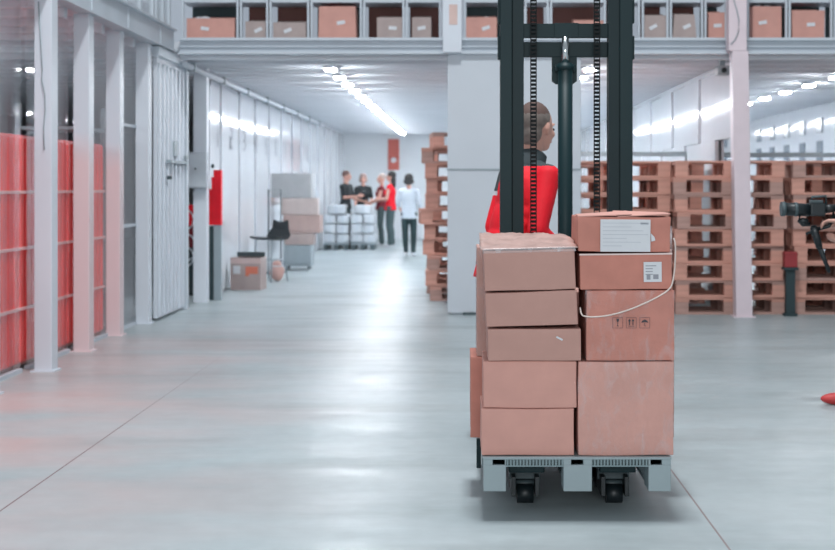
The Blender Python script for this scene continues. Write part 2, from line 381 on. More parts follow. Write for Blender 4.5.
# grey cabinet and goods seen in the fourth bay
t = thing('storage_rack', 'grey rack with stored goods behind the clear glass bay', 'rack', (XL-.75, 13.8, 0))
m = MB()
for sx in (-.3, .3):
    for sy in (-.42, .42): m.box(sx-.025, sx+.025, sy-.025, sy+.025, 0, 2.2)
m.build('frame', GREY, t)
for z in (.3, .85, 1.4, 1.95): MB().box(-.32, .32, -.44, .44, z, z+.03).build('shelf', GREY, t)
for k, (z, mm, nm) in enumerate(((.33, DGREY, 'dark grey crate on the lowest shelf behind the glass bay'), (.88, GREY, 'grey crate on the second shelf behind the glass bay'), (1.43, ORANGE, 'orange crate on the third shelf behind the glass bay'))):
    q = MB(); q.box(-.22, .22, -.3, .3, 0, .025); q.box(-.22, -.2, -.3, .3, .025, .28); q.box(.2, .22, -.3, .3, .025, .28); q.box(-.2, .2, -.3, -.28, .025, .28); q.box(-.2, .2, .28, .3, .025, .28)
    q.box(-.235, .235, -.315, -.3, .25, .28); q.box(-.235, .235, .3, .315, .25, .28)
    tag(q.build('crate', mm, loc=(XL-.75, 13.8, z)), nm, 'crate')
# ribbed door
t = MB(); yy = 14.62
t.box(XL-.03, XL+.01, 14.6, 16.0, .03, 2.76)
for k in range(7): t.box(XL+.01, XL+.03, 14.66+k*.2, 14.72+k*.2, .05, 2.7, bev=.005)
d = struct('door_1', t, WHITE)
m = MB(); m.box(XL-.05, XL+.05, 15.98, 16.08, 0, 2.85, bev=.005); m.box(XL-.05, XL+.06, 14.5, 16.0, 2.76, 2.86, bev=.005)
m.build('door_frame', BEAM, d)
m = MB(); m.box(XL+.03, XL+.06, 15.9, 16.0, 1.72, 1.76); m.box(XL+.02, XL+.07, 15.0, 15.97, 1.66, 1.69); m.box(XL+.03, XL+.045, 15.3, 15.5, 1.74, 1.9)
m.build('door_bar', GREY, d)
MB().cone((XL+.03, 15.0, 1.5), (XL+.08, 15.0, 1.5), .02).build('door_knob', DGREY, d)

# pillar behind the door with the switch box
m = MB(); m.box(X(194, 17), X(207.5, 17), 16.95, 17.1, 0, 2.85, bev=.008)
struct('trim_12', m, WHITE)
t = thing('switch_box', 'pale grey electrical box fixed to the white pillar past the ribbed door', 'electrical box', (X(197.5, 16.9), 16.94, Z(188, 16.9)))
MB().box(-.13, .13, -.16, 0, 0, .43, bev=.008).build('enclosure', mat('pale_grey_box', (186, 194, 202), .45), t)
m = MB(); m.box(-.12, .12, -.168, -.161, .015, .415, bev=.003); m.build('cover', mat('box_cover', (198, 205, 212), .4), t)
MB().cone((0, -.168, .23), (0, -.185, .23), .012).build('lock', DGREY, t)
# red hanging banner
t = thing('hose_cabinet', 'bright red narrow wall cabinet with stepped top beside the white pillar', 'cabinet', (0, 17.35, 0))
d = 17.3
m = MB(); m.prism([(X(209, d), Z(225, d)), (X(221, d), Z(225, d)), (X(221, d), Z(170, d)), (X(213.5, d), Z(170, d)), (X(213.5, d), Z(177, d)), (X(211.5, d), Z(177, d)), (X(211.5, d), Z(189, d)), (X(209, d), Z(189, d))], -.05, .05)
m.build('body', REDB, t)
m = MB(); m.box(X(213.5, d), X(221, d), -.04, .04, 0, Z(225, d), bev=.003); m.build('stand', GREY, t)
m = MB(); m.box(X(209, d), X(213, d), -.03, .03, 0, Z(226, d)); m.build('plinth', TEAL, t)
MB().ell((X(212.5, d), -.03, Z(166, d)), (.02, .015, .03), sub=2).build('beacon', DGREY, t)
# red and dark hose rack with loops seen through the gap
d = 18.0
t = thing('cable_rack', 'red and dark rack with looped white cable seen in the doorway gap', 'rack', (X(186, d), d+.1, 0))
m = MB(); m.box(-.12, .1, .0, .1, 0, .62, bev=.004); m.build('lower_panel', TEAL, t)
m = MB(); m.box(-.12, .1, .0, .1, .62, .9, bev=.004); m.build('middle_panel', REDD, t)
m = MB(); m.box(-.12, .1, .0, .1, .9, 1.17, bev=.004); m.build('upper_panel', REDB, t)
for k, (cz, r, rot) in enumerate(((.98, .1, .5), (.62, .14, 0), (.5, .1, .2))):
    MB().tube([(math.cos(a)*r*.8, -.025-.01*k, cz+math.sin(a)*r*1.2) for a in [rot+j*PI/10 for j in range(-6, 13)]], .009, 6).build('cable_loop', WHITE, t)

# digits on the left aisle wall
SEG = {'0': 'abcdef', '1': 'bc', '2': 'abged', '3': 'abgcd', '4': 'fgbc', '5': 'afgcd', '6': 'afgedc', '7': 'abc', '8': 'abcdefg', '9': 'abfgcd'}
def seg_digit(mb, ch, x, y, z, w, h, t, plane='x'):
    S_ = {'a': (0, w, h-t, h), 'd': (0, w, 0, t), 'g': (0, w, h/2-t/2, h/2+t/2), 'f': (0, t, h/2, h), 'b': (w-t, w, h/2, h), 'e': (0, t, 0, h/2), 'c': (w-t, w, 0, h/2)}
    for s in SEG[ch]:
        u0, u1, v0, v1 = S_[s]
        if plane == 'x': mb.box(x, x+.003, y+u0, y+u1, z+v0, z+v1)
        else: mb.box(x+u0, x+u1, y-.003, y, z+v0, z+v1)
for k in range(1, 13):
    y = 18.25+(k-1)*1.17; m = MB(); s = str(k)
    for j, ch in enumerate(s): seg_digit(m, ch, XL-.03, y+j*.28, 1.93, .22, .3, .045)
    o = m.build('bay_number', PINK_INK); tag(o, 'grey bay number %s on the glossy left aisle wall' % ('one', 'two', 'three', 'four', 'five', 'six', 'seven', 'eight', 'nine', 'ten', 'eleven', 'twelve')[k-1], 'sign')

# conduit along the left ceiling edge
m = MB(); m.tube([(XL+.1, y_, 2.765) for y_ in (15.6, 20, 26, 31)], .035, 10)
t = thing('pipe', 'white pipe running along the left edge of the aisle ceiling', 'pipe', (0, 0, 0)); m.build('tube', WHITE, t)
for yy in range(16, 31, 2): MB().box(XL+.055, XL+.145, yy-.02, yy+.02, 2.72, 2.812, bev=.003).build('bracket', GREY, t)

# ================================================================== ceiling lamps
lamp0 = thing('ceiling_lamp', '', 'ceiling lamp', (0, 0, 0))
m = MB(); m.box(-.07, .07, -.15, .15, -.012, 0, bev=.003); m.box(-.01, .01, -.1, -.08, 0, .098); m.box(-.01, .01, .08, .1, 0, .098); m.build('housing', WHITE, lamp0)
MB().box(-.06, .06, -.11, .11, -.03, -.012, bev=.005).build('diffuser', LED, lamp0)
first = True
def lamps(x, y0, n, step, what, group, z=2.80):
    global first
    for k in range(n):
        lab = ('%s ceiling lamp of %s' % (ORN[k], what))
        if first: lamp0.location = (x, y0, z); lamp0['label'] = lab; lamp0['group'] = group; first = False
        else:
            o = dup(lamp0, loc=(x, y0+k*step, z), label=lab); o['group'] = group
lamps(-1.56, 16.5, 17, 1.22, 'the long row over the open aisle', 'lamps over the open aisle')
lamps(4.72, 17.7, 14, 1.4, 'the row over the right aisle', 'lamps over the right aisle')
lamps(1.5, 16.5, 17, 1.22, 'the short row right of the shaft with added lamps hidden behind it', 'lamps beside the shaft and added ones behind it')  # row includes extra lamps hidden behind the shaft, added to brighten the aisle
lamps(-5.6, 9.2, 4, 1.7, 'the row inside the glazed cages', 'lamps in the cages')
t = thing('security_camera', 'small grey ceiling camera beside the pale pink post', 'security camera', (X(722, 15.7), 15.7, 2.85))
MB().box(-.03, .03, -.03, .03, -.1, 0).build('bracket', GREY, t)
m = MB(); m.box(-.07, .07, -.12, .1, -.2, -.1, bev=.015); m.build('housing', mat('camera_grey', (160, 166, 170), .4), t)
MB().cone((0, -.14, -.15), (0, -.12, -.15), .03).build('lens', BLACK, t)

# back wall poster
t = thing('wall_sign', 'tall orange-red sign with a white symbol on the far back wall', 'sign', (X(393.5, 37.9), 37.98, 0))
MB().box(-.15, .15, -.03, .015, Z(170, 37.9), Z(139, 37.9), bev=.004).build('board', ORED, t)
m = MB(); m.cone((0, -.034, Z(160, 37.9)), (0, -.031, Z(160, 37.9)), .075, n=24); m.build('symbol', PAPER, t)

# ================================================================== WOODEN PALLETS
def make_pallet(m1, m2):
    W, Dp, h = 1.2, .8, .185
    t = thing('wooden_pallet', '', 'pallet')
    m = MB(); a = -Dp/2
    for wd in (.145, .1, .145, .1, .145):
        m.box(-W/2, W/2, a, a+wd, h-.024, h, bev=.002); a += wd+(Dp-.635)/4
    for x in (-W/2, -.0725, W/2-.145): m.box(x, x+.145, -Dp/2, Dp/2, h-.048, h-.024)
    m.build('deck', m1, t)
    for yy in (-Dp/2, -.05, Dp/2-.1):
        m = MB(); m.box(-W/2, W/2, yy, yy+.1, 0, .024, bev=.002)
        for x in (-W/2, -.0725, W/2-.145): m.box(x+.002, x+.143, yy+.002, yy+.098, .022, h-.048, bev=.003)
        m.build('bearer', m2, t)
    return t
pal = [make_pallet(WOOD, WOOD), make_pallet(WOOD2, WOOD), make_pallet(WOOD, WOOD2)]
used = [False]*3
rnd = random.Random(7)
def stack(x, y, n, where, group, jit=.02, pitch=.188, turned=False):
    for k in range(n):
        i = rnd.choice((0, 0, 1, 2)); a = rnd.uniform(-1.2, 1.2)*jit/.02
        loc = (x+rnd.uniform(-jit, jit), y+rnd.uniform(-.02, .02), k*pitch); lab = ('topmost' if k == n-1 else ORD[k])+(' wooden pallet' if k in (0, n-1) else ' pallet from the bottom')+' of the '+where
        rz = R(a)+(PI/2 if turned else 0)
        if not used[i]:
            used[i] = True; o = pal[i]; o.location = loc; o.rotation_euler = (0, 0, rz); o['label'] = lab
        else: o = dup(pal[i], loc=loc, rz=rz, label=lab)
        o['group'] = group
stack(1.71, 16.0, 9, 'stack just right of the forklift mast', 'pallets right of the mast')
stack(2.93, 15.75+.0, 9, 'stack standing behind the pale pink post', 'pallets behind the pink post')
stack(4.22, 15.75, 9, 'stack at the right picture edge', 'pallets at the right edge')
stack(1.3, 17.35, 9, 'rear stack right of the shaft', 'pallets in the rear row', turned=True)
stack(2.28, 17.2, 9, 'rear stack between the shaft and the aisle wall', 'pallets in the rear row')
stack(4.2, 16.9, 9, 'rear stack at the right edge', 'pallets in the rear row')
stack(5.5, 16.0, 9, 'stack beyond the right picture edge', 'pallets in the rear row')
# stack of mixed pallets and cartons behind the shaft, showing on its left
stack(.13, 17.6, 11, 'crooked stack left of the white shaft', 'pallets left of the shaft', jit=.085, pitch=.1885)

stack(.15, 18.8, 10, 'rear stack left of the white shaft', 'pallets left of the shaft', jit=.03)
# dark stand with a red box between two stacks
t = thing('utility_stand', 'dark stand in the gap between two pallet stacks', 'stand', (X(790, 15.2), 15.2, 0))
m = MB(); m.box(-.07, .07, -.06, .06, 0, .03, bev=.004); m.box(-.05, .05, -.04, .04, .03, .5, bev=.006); m.box(-.08, .08, -.07, .07, .5, .53, bev=.004); m.build('pedestal', TEAL, t)
q = MB(); q.box(-.07, .07, -.06, .06, 0, .17, bev=.01); q.box(-.075, .075, -.065, .065, .14, .15)
tag(q.build('small_box', mat('dull_red', (150, 48, 52), .5), loc=(X(790, 15.2), 15.2, .53)), 'small dull red box on the dark stand between pallet stacks', 'box')
t = thing('wrapped_column', 'tall dark wrapped bundle standing in the gap between two pallet stacks', 'bundle', (X(791, 16.3), 16.3, 0))
m = MB(); m.cone((0, 0, 0), (0, 0, 1.45), .07, .06, 14); m.build('bundle', TEAL, t)
for z in (.3, .8, 1.2): MB().cone((0, 0, z), (0, 0, z+.04), .075, n=14).build('band', GREY, t)

# rail behind the pallets
m = MB(); m.box(1.32, XR-.02, 18.3, 18.34, 1.80, 1.86); m.box(2.9, 2.93, 18.29, 18.35, 0, 1.8)
m.box(1.34, 1.38, 18.29, 18.35, 0, 1.8)
tag(m.build('guard_rail', GREY), 'grey rail behind the pallet stacks right of the shaft', 'rail')
m = MB(); m.box(3.1, 6.1, 17.9, 17.94, 1.78, 1.84); m.box(3.1, 3.14, 17.89, 17.95, 0, 1.78); m.box(6.06, 6.1, 17.89, 17.95, 0, 1.78)
tag(m.build('guard_rail', GREY), 'grey rail behind the pallets right of the pale pink post', 'rail')

# ================================================================== UPPER LEVEL: shelving and boxes
d = 15.55
def upper_bay(p0, p1, back, label):
    x0, x1 = X(p0, d), X(p1, d)
    t = thing('shelving_bay', label, 'shelving', ((x0+x1)/2, d, 3.0)); h = (x1-x0)/2-.004
    MB().box(-h, h, .0, .42, .03, .05).build('shelf', BEAM, t)
    MB().box(-h, h, .0, .42, .45, .49).build('shelf', BEAM, t)
    for sx in (-1, 1):
        MB().box(sx*h-(.024 if sx > 0 else 0), sx*h+(0 if sx > 0 else .024), -.04, .0, 0, 1.5, bev=.004).build('upright', BEAM, t)
    if back: MB().box(-h+.03, h-.03, .43, .45, 0.0, 1.5).build('back_panel', back, t)
    return t
bays = [(182, 239.5, TEAL, 'shelving bay on the upper level at the left corner'), (240, 269, BROWN, 'narrow brown backed shelving bay second from the left corner'),
        (269.5, 310, BROWN, 'brown backed shelving bay with a greyish carton and white bag'), (310.5, 362.5, TEAL, 'shelving bay with one tall wrapped carton on the upper level'),
        (363, 405, BROWN, 'brown backed shelving bay left of the small tall carton'), (405.5, 441.5, BROWN, 'brown backed shelving bay ending at the white column'),
        (463.5, 523, TEAL, 'shelving bay right of the white column, partly behind the mast'), (524, 549, BROWN, 'brown backed shelving bay seen between the mast uprights'),
        (549.5, 606, BROWN, 'wide shelving bay seen between the mast uprights'), (607, 640, BROWN, 'shelving bay hidden behind the right mast upright'),
        (641, 668.5, BROWN, 'brown backed shelving bay just right of the mast'), (669, 703, BROWN, 'brown backed shelving bay second right of the mast'),
        (703.5, 727, TEAL, 'narrow shelving bay left of the pale pink post'), (746, 787, BROWN, 'shelving bay right of the pale pink post'), (787.5, 832, TEAL, 'last shelving bay at the right picture edge'),
        (832.5, 880, TEAL, 'shelving bay beyond the right picture edge')]
for a in bays: upper_bay(*a)
def crumple(bm, amt, sc, seed):
    for v in bm.verts:
        n = mnoise.noise_vector(v.co*sc+Vector((seed*7.3, seed*3.1, seed)))
        v.co += n*amt
def sub_box(x0, x1, y0, y1, z0, z1, cuts=6, amt=.004, sc=6, seed=0, bev=.006, top_in=0):
    m = MB(); m.box(x0, x1, y0, y1, z0, z1)
    if bev: bmesh.ops.bevel(m.bm, geom=m.bm.edges[:], offset=bev, segments=2, affect='EDGES', profile=.6)
    bmesh.ops.subdivide_edges(m.bm, edges=[e for e in m.bm.edges if e.calc_length() > .05], cuts=cuts, use_grid_fill=True)
    if top_in:
        for v in m.bm.verts:
            k = (v.co.z-z0)/(z1-z0); v.co.x = (x0+x1)/2+(v.co.x-(x0+x1)/2)*(1-top_in*k)
    if amt: crumple(m.bm, amt, sc, seed)
    for f in m.bm.faces: f.smooth = True
    return m
def open_carton(px0, px1, ptop, label, mm, seed, goods=None, tall=False, top_in=0, lab=True, dd=d):
    x0, x1 = X(px0, dd), X(px1, dd); zt = Z(ptop, dd)-3.05; w2 = (x1-x0)/2
    t = thing('carton', label, 'box', ((x0+x1)/2, dd+.19, 3.05), rnd.uniform(-.02, .02), 'cartons on the upper level')
    # hollow body: floor and four walls
    m = MB(); th = .008
    m.box(-w2, w2, -.16, .16, 0, .01); m.box(-w2, w2, -.16, -.16+th, .01, zt); m.box(-w2, w2, .16-th, .16, .01, zt)
    m.box(-w2, -w2+th, -.16+th, .16-th, .01, zt); m.box(w2-th, w2, -.16+th, .16-th, .01, zt)
    if top_in:
        for v in m.bm.verts: v.co.x *= 1-top_in*v.co.z/zt
    m.build('body', mm, t)
    m = MB(); m.box(-w2*.95*(1-top_in), w2*.95*(1-top_in), .165, .172, zt-.03, zt+.05); m.build('flap', mm, t)
    if lab:
        m = MB(); M = Matrix.Rotation(R(rnd.uniform(-30, 10)), 4, 'Y'); M.translation = (w2*rnd.uniform(-.3, .3), -.163, zt*.5)
        m.box(-.045, .045, -.002, .001, -.02, .02, M=M); m.build('label', PAPER, t)
    if goods:
        g = MB()
        for k in range(4):
            g.ell((rnd.uniform(-.6, .6)*w2, rnd.uniform(-.06, .06), zt-.02+rnd.uniform(-.01, .02)), (w2*rnd.uniform(.25, .4), .07, .035), sub=2)
        crumple(g.bm, .02, 14, seed); g.build('contents', goods, t)
LB = 'on the upper shelf'
open_carton(186, 234, 18, 'wide pink-brown open carton %s at the far left' % LB, CARDP, 1, WSHOE)
open_carton(245, 265.5, 21, 'small grey-brown open carton %s, second from the left' % LB, CARDG, 2, WSHOE)
open_carton(273, 306, 22, 'grey-brown open carton %s holding a white bag' % LB, CARDG, 3, WSHOE)
open_carton(318, 356, 6, 'tall pink-brown carton %s wrapped in film, red scrap on top' % LB, CARDP, 4, REDB, top_in=.04)
open_carton(377, 403, 17, 'greyish open carton with dark rags %s above the aisle lamps' % LB, CARDG, 5, DGREY)
open_carton(412, 431, 17, 'small tall greyish carton %s left of the white column' % LB, CARDG, 6, DGREY)
open_carton(466, 497, 17, 'low pink-brown carton %s right of the white column' % LB, CARDP, 7, CARDG)
open_carton(574, 604, 20, 'pink-brown carton %s seen between the mast uprights' % LB, CARDP, 8)
open_carton(645, 667.5, 15, 'pale greyish carton %s just right of the mast' % LB, CARDG, 9)
open_carton(673, 697, 14, 'pale greyish tapering carton %s second right of the mast' % LB, CARDG, 10, top_in=.16)
open_carton(709, 726, 12, 'pink-brown carton %s left of the pale pink post' % LB, CARDP, 11)
open_carton(753, 782, 6, 'tall pinkish carton wrapped in film %s right of the pale pink post' % LB, CARDP, 12, WSHOE)
open_carton(793, 825, 10, 'large pinkish carton with red cloth on top %s near the right edge' % LB, CARDP, 13, REDB, top_in=-.03)

# ================================================================== LEFT AISLE THINGS
d = 19.0
t = thing('carton', 'printed open carton with a white label on the floor by the left aisle wall', 'box', (X(246.5, d), d+.2, 0), R(-4))
m = MB(); w2 = .205
m.box(-w2, w2, -.2, .2, 0, .01); m.box(-w2, w2, -.2, -.19, .01, .44); m.box(-w2, w2, .19, .2, .01, .44); m.box(-w2, -w2+.01, -.19, .19, .01, .44); m.box(w2-.01, w2, -.19, .19, .01, .44)
m.build('body', CARDG, t)
m = MB(); m.box(-w2, w2-.02, .19, .2, .36, .5); m.build('flap', DGREY, t)
m = MB(); m.box(-.17, -.07, -.203, -.2, .22, .33); m.build('label', PAPER, t)
m = MB(); m.box(.0, .17, -.203, -.2, .22, .32); m.box(.0, .05, -.203, -.2, .19, .22); m.build('print', ORANGE, t)
m = MB(); m.box(-w2-.003, w2+.003, -.206, -.2, .36, .435); m.build('tape', mat('pale_pink_card', (208, 184, 180), .6), t)
# chair
d = 20.8
t = thing('stool_chair', 'dark plastic shell chair on thin legs beside the left aisle box stack', 'chair', (X(270, d), d, 0), R(-35))
m = MB()
prof = [(-.2, .0), (.16, -.02), (.21, .03), (.24, .14), (.25, .26)]
a = [[], []]
for k in range(len(prof)):
    yy, zz = prof[k]; zz += .62; wv = .22-.02*k*(k > 2)
    for s_, (dy, dz) in enumerate(((0, 0), (-.02, .022))):
        a[s_].append([m.bm.verts.new((u*wv, yy+dy*(k > 1), zz+(dz if k < 3 else 0)+.03*u*u)) for u in (-1, -.6, -.2, .2, .6, 1)])
for s_ in (0, 1):
    for k in range(len(prof)-1):
        for j in range(5): m.bm.faces.new((a[s_][k][j], a[s_][k][j+1], a[s_][k+1][j+1], a[s_][k+1][j]))
for k in range(len(prof)-1):
    for j in (0, 5): m.bm.faces.new((a[0][k][j], a[0][k+1][j], a[1][k+1][j], a[1][k][j]))
for k in (0, len(prof)-1):
    for j in range(5): m.bm.faces.new((a[0][k][j], a[0][k][j+1], a[1][k][j+1], a[1][k][j]))
m.build('seat', BLACK, t)
for sx in (-1, 1):
    for sy in (-1, 1): MB().tube([(sx*.15, sy*.13, .615), (sx*.17, sy*.15, .3), (sx*.19, sy*.18, 0)], .011).build('leg', GREY, t)
MB().tube([(-.165, -.145, .32), (.165, -.145, .32), (.165, .145, .32), (-.165, .145, .32), (-.165, -.145, .32)], .008).build('stretcher', GREY, t)
# dark frame standing behind the chair
t = thing('trolley_handle', 'thin dark upright handle frame standing behind the plastic chair', 'frame', (X(276, 22.6), 22.6, 0))
MB().tube([(-.12, 0, 0), (-.12, 0, 1.36), (.08, 0, 1.36), (.08, 0, 0)], .014).build('handle', DGREY, t)
m = MB(); m.box(-.16, .12, -.1, .25, .0, .03); m.build('base', DGREY, t)
# small pink-white tub
t = thing('waste_bag', 'small pinkish bag sitting on the floor under the plastic chair', 'bag', (X(277, 20.9), 20.9, 0))
m = MB(); m.ell((0, 0, .13), (.11, .1, .13)); m.ell((0, 0, .25), (.07, .06, .07)); crumple(m.bm, .02, 9, 3)
for v in m.bm.verts: v.co.z = max(v.co.z, 0)
m.build('bag', mat('pinkish_bag', (214, 172, 162), .6), t)
MB().tube([(.09*math.cos(k), .08*math.sin(k), .22) for k in [j*2*PI/12 for j in range(13)]], .01, 6).build('tie', WSHOE, t)
# stack of boxes
d = 23.6
def plain(px0, px1, p0, p1, label, mm, dy=0, dep=.45, group=None, kind='box_bundle', seed=0, film=False):
    x0, x1 = X(px0, d), X(px1, d); z0, z1 = Z(p1, d), Z(p0, d)
    t = thing('carton', label, 'box', ((x0+x1)/2, d+.25+dy, z0), rnd.uniform(-.03, .03), group); w2 = (x1-x0)/2
    m = sub_box(-w2, w2, -dep/2, dep/2, 0, z1-z0-.006, 4, .004, 5, seed); m.build('body', mm, t)
    m = MB(); m.box(-w2-.002, w2+.002, -.03, .03, z1-z0-.008, z1-z0-.004); m.build('tape', TAPE, t)
    return t
G = 'boxes stacked in the left aisle'
t = thing('hand_truck_base', 'low grey dolly under the box stack in the left aisle', 'dolly', (X(297, d), d+.25, 0))
MB().box(-.24, .24, -.22, .22, .06, .085, bev=.004).build('platform', GREY, t)
for sx in (-.18, .18):
    for sy in (-.16, .16): MB().cone((sx-.012, sy, .03), (sx+.012, sy, .03), .03, n=14).build('wheel', DGREY, t)
d = 23.6
zz = Z(270, d)
plain(283, 311, 245, 264.6, 'grey taped carton at the bottom of the left aisle stack', GREY, group=G, seed=1)
plain(284, 313, 233, 245, 'grey-brown flat carton, second from the bottom of the left aisle stack', CARDG, group=G, seed=2)
plain(283, 320, 215, 233, 'brownish wide carton in the middle of the left aisle stack', mat('beige_card', (180, 156, 150), .7), group=G, seed=3)
plain(281, 317, 198, 215, 'pale beige carton, second from the top of the left aisle stack', mat('pale_beige_card', (190, 176, 172), .7), group=G, seed=4)
plain(268, 311, 173, 198, 'wide grey carton on top of the left aisle stack', mat('warm_grey_card', (170, 172, 174), .7), group=G, seed=5)

# white wrapped goods the two people lean on
d = 31.2
for r_, (px0, px1, n) in enumerate(((323, 349, 3), (350.5, 375, 3))):
    where = ('left', 'right')[r_]
    t = thing('low_pallet', 'low grey pallet under the %s white wrapped load at the aisle end' % where, 'pallet', ((X(px0, d)+X(px1, d))/2, d+.4, 0))
    w2 = (X(px1, d)-X(px0, d))/2
    MB().box(-w2, w2, -.4, .4, .11, .15).build('deck', GREY, t)
    for sx in (-1, 0, 1): MB().box(sx*(w2-.06)-.05, sx*(w2-.06)+.05, -.4, .4, 0, .11).build('runner', DGREY, t)
    z = .15
    for k in range(4):
        wn = 2 if k < 3 else 1
        for j in range(wn):
            hx = w2/wn; cx = (X(px0, d)+X(px1, d))/2+(-w2+hx+j*2*hx)*1.0
            if k == 3: hx = w2*.7
            t = thing('white_bundle', '%s white wrapped bundle, %s load at the aisle end, %s layer' % ('inner' if j else 'outer', where, ORD[k] if k else 'lowest'), 'bundle', (cx, d+.4, z), 0, 'white wrapped bundles')
            m = sub_box(-hx+.01, hx-.01, -.37, .37, .004, .2, 4, .022, 7, k*3+j+r_*9, .03); 
            for v in m.bm.verts: v.co.z = max(.002, min(v.co.z, .212))
            m.build('wrap', WRAPW, t)
            MB().box(-.02, .02, -.385, -.372, .02, .19).build('strap', BEAM, t)
        z += .214

# ================================================================== PEOPLE
def bake(mb, voxel, name, mats, parent, pick=None, smooth=4):
    bmesh.ops.recalc_face_normals(mb.bm, faces=mb.bm.faces[:])
    me = bpy.data.meshes.new('tmp'); mb.bm.to_mesh(me); mb.bm.free()
    o = bpy.data.objects.new('tmp', me); COL.objects.link(o)
    r = o.modifiers.new('r', 'REMESH'); r.mode = 'VOXEL'; r.voxel_size = voxel; r.use_smooth_shade = True
    s = o.modifiers.new('s', 'SMOOTH'); s.factor = .5; s.iterations = smooth
    dg = bpy.context.evaluated_depsgraph_get(); dg.update()
    nm = bpy.data.meshes.new_from_object(o.evaluated_get(dg)); nm.name = name
    bpy.data.objects.remove(o); bpy.data.meshes.remove(me)
    nm.materials.clear()
    for x in mats: nm.materials.append(x)
    for p in nm.polygons:
        p.use_smooth = True; p.material_index = pick(p.center) if pick else 0
    q = bpy.data.objects.new(name, nm); COL.objects.link(q); q.parent = parent; return q
def hand(mb, wrist, dirv, nrm, side, curl=35, r=.009, L=1.0):
    """palm + four fingers + thumb. dirv: where fingers point, nrm: palm-facing direction, side: thumb side vector sign"""
    wst = Vector(wrist); dv = Vector(dirv).normalized(); nv = Vector(nrm); nv = (nv-dv*nv.dot(dv)).normalized(); sv = dv.cross(nv)*side
    for k, (off, ln) in enumerate(((.030, .072), (.010, .080), (-.010, .075), (-.029, .058))):
        kn = wst+dv*(.085-.004*abs(k-1))*L+sv*off*L
        mb.cap(wst+sv*off*.6*L+dv*.01, kn, .014*L, .0115*L, 8)
        p = kn; a = R(curl*.5)
        for f, rr in ((.46, 1.0), (.31, .92), (.23, .84)):
            q = p+(dv*math.cos(a)+nv*math.sin(a))*ln*f*L; mb.cap(p, q, r*rr*L, r*rr*.95*L, 8); p = q; a += R(curl)
    t0 = wst+dv*.02*L+sv*.022*L; t1 = t0+(dv*.6+sv*.75+nv*.25).normalized()*.045*L; t2 = t1+(dv*.85+sv*.3+nv*.4).normalized()*.032*L; t3 = t2+(dv*.9+nv*.4).normalized()*.026*L
    mb.cap(t0, t1, .014*L, .0115*L, 8).cap(t1, t2, .011*L, .010*L, 8).cap(t2, t3, .010*L, .0085*L, 8)
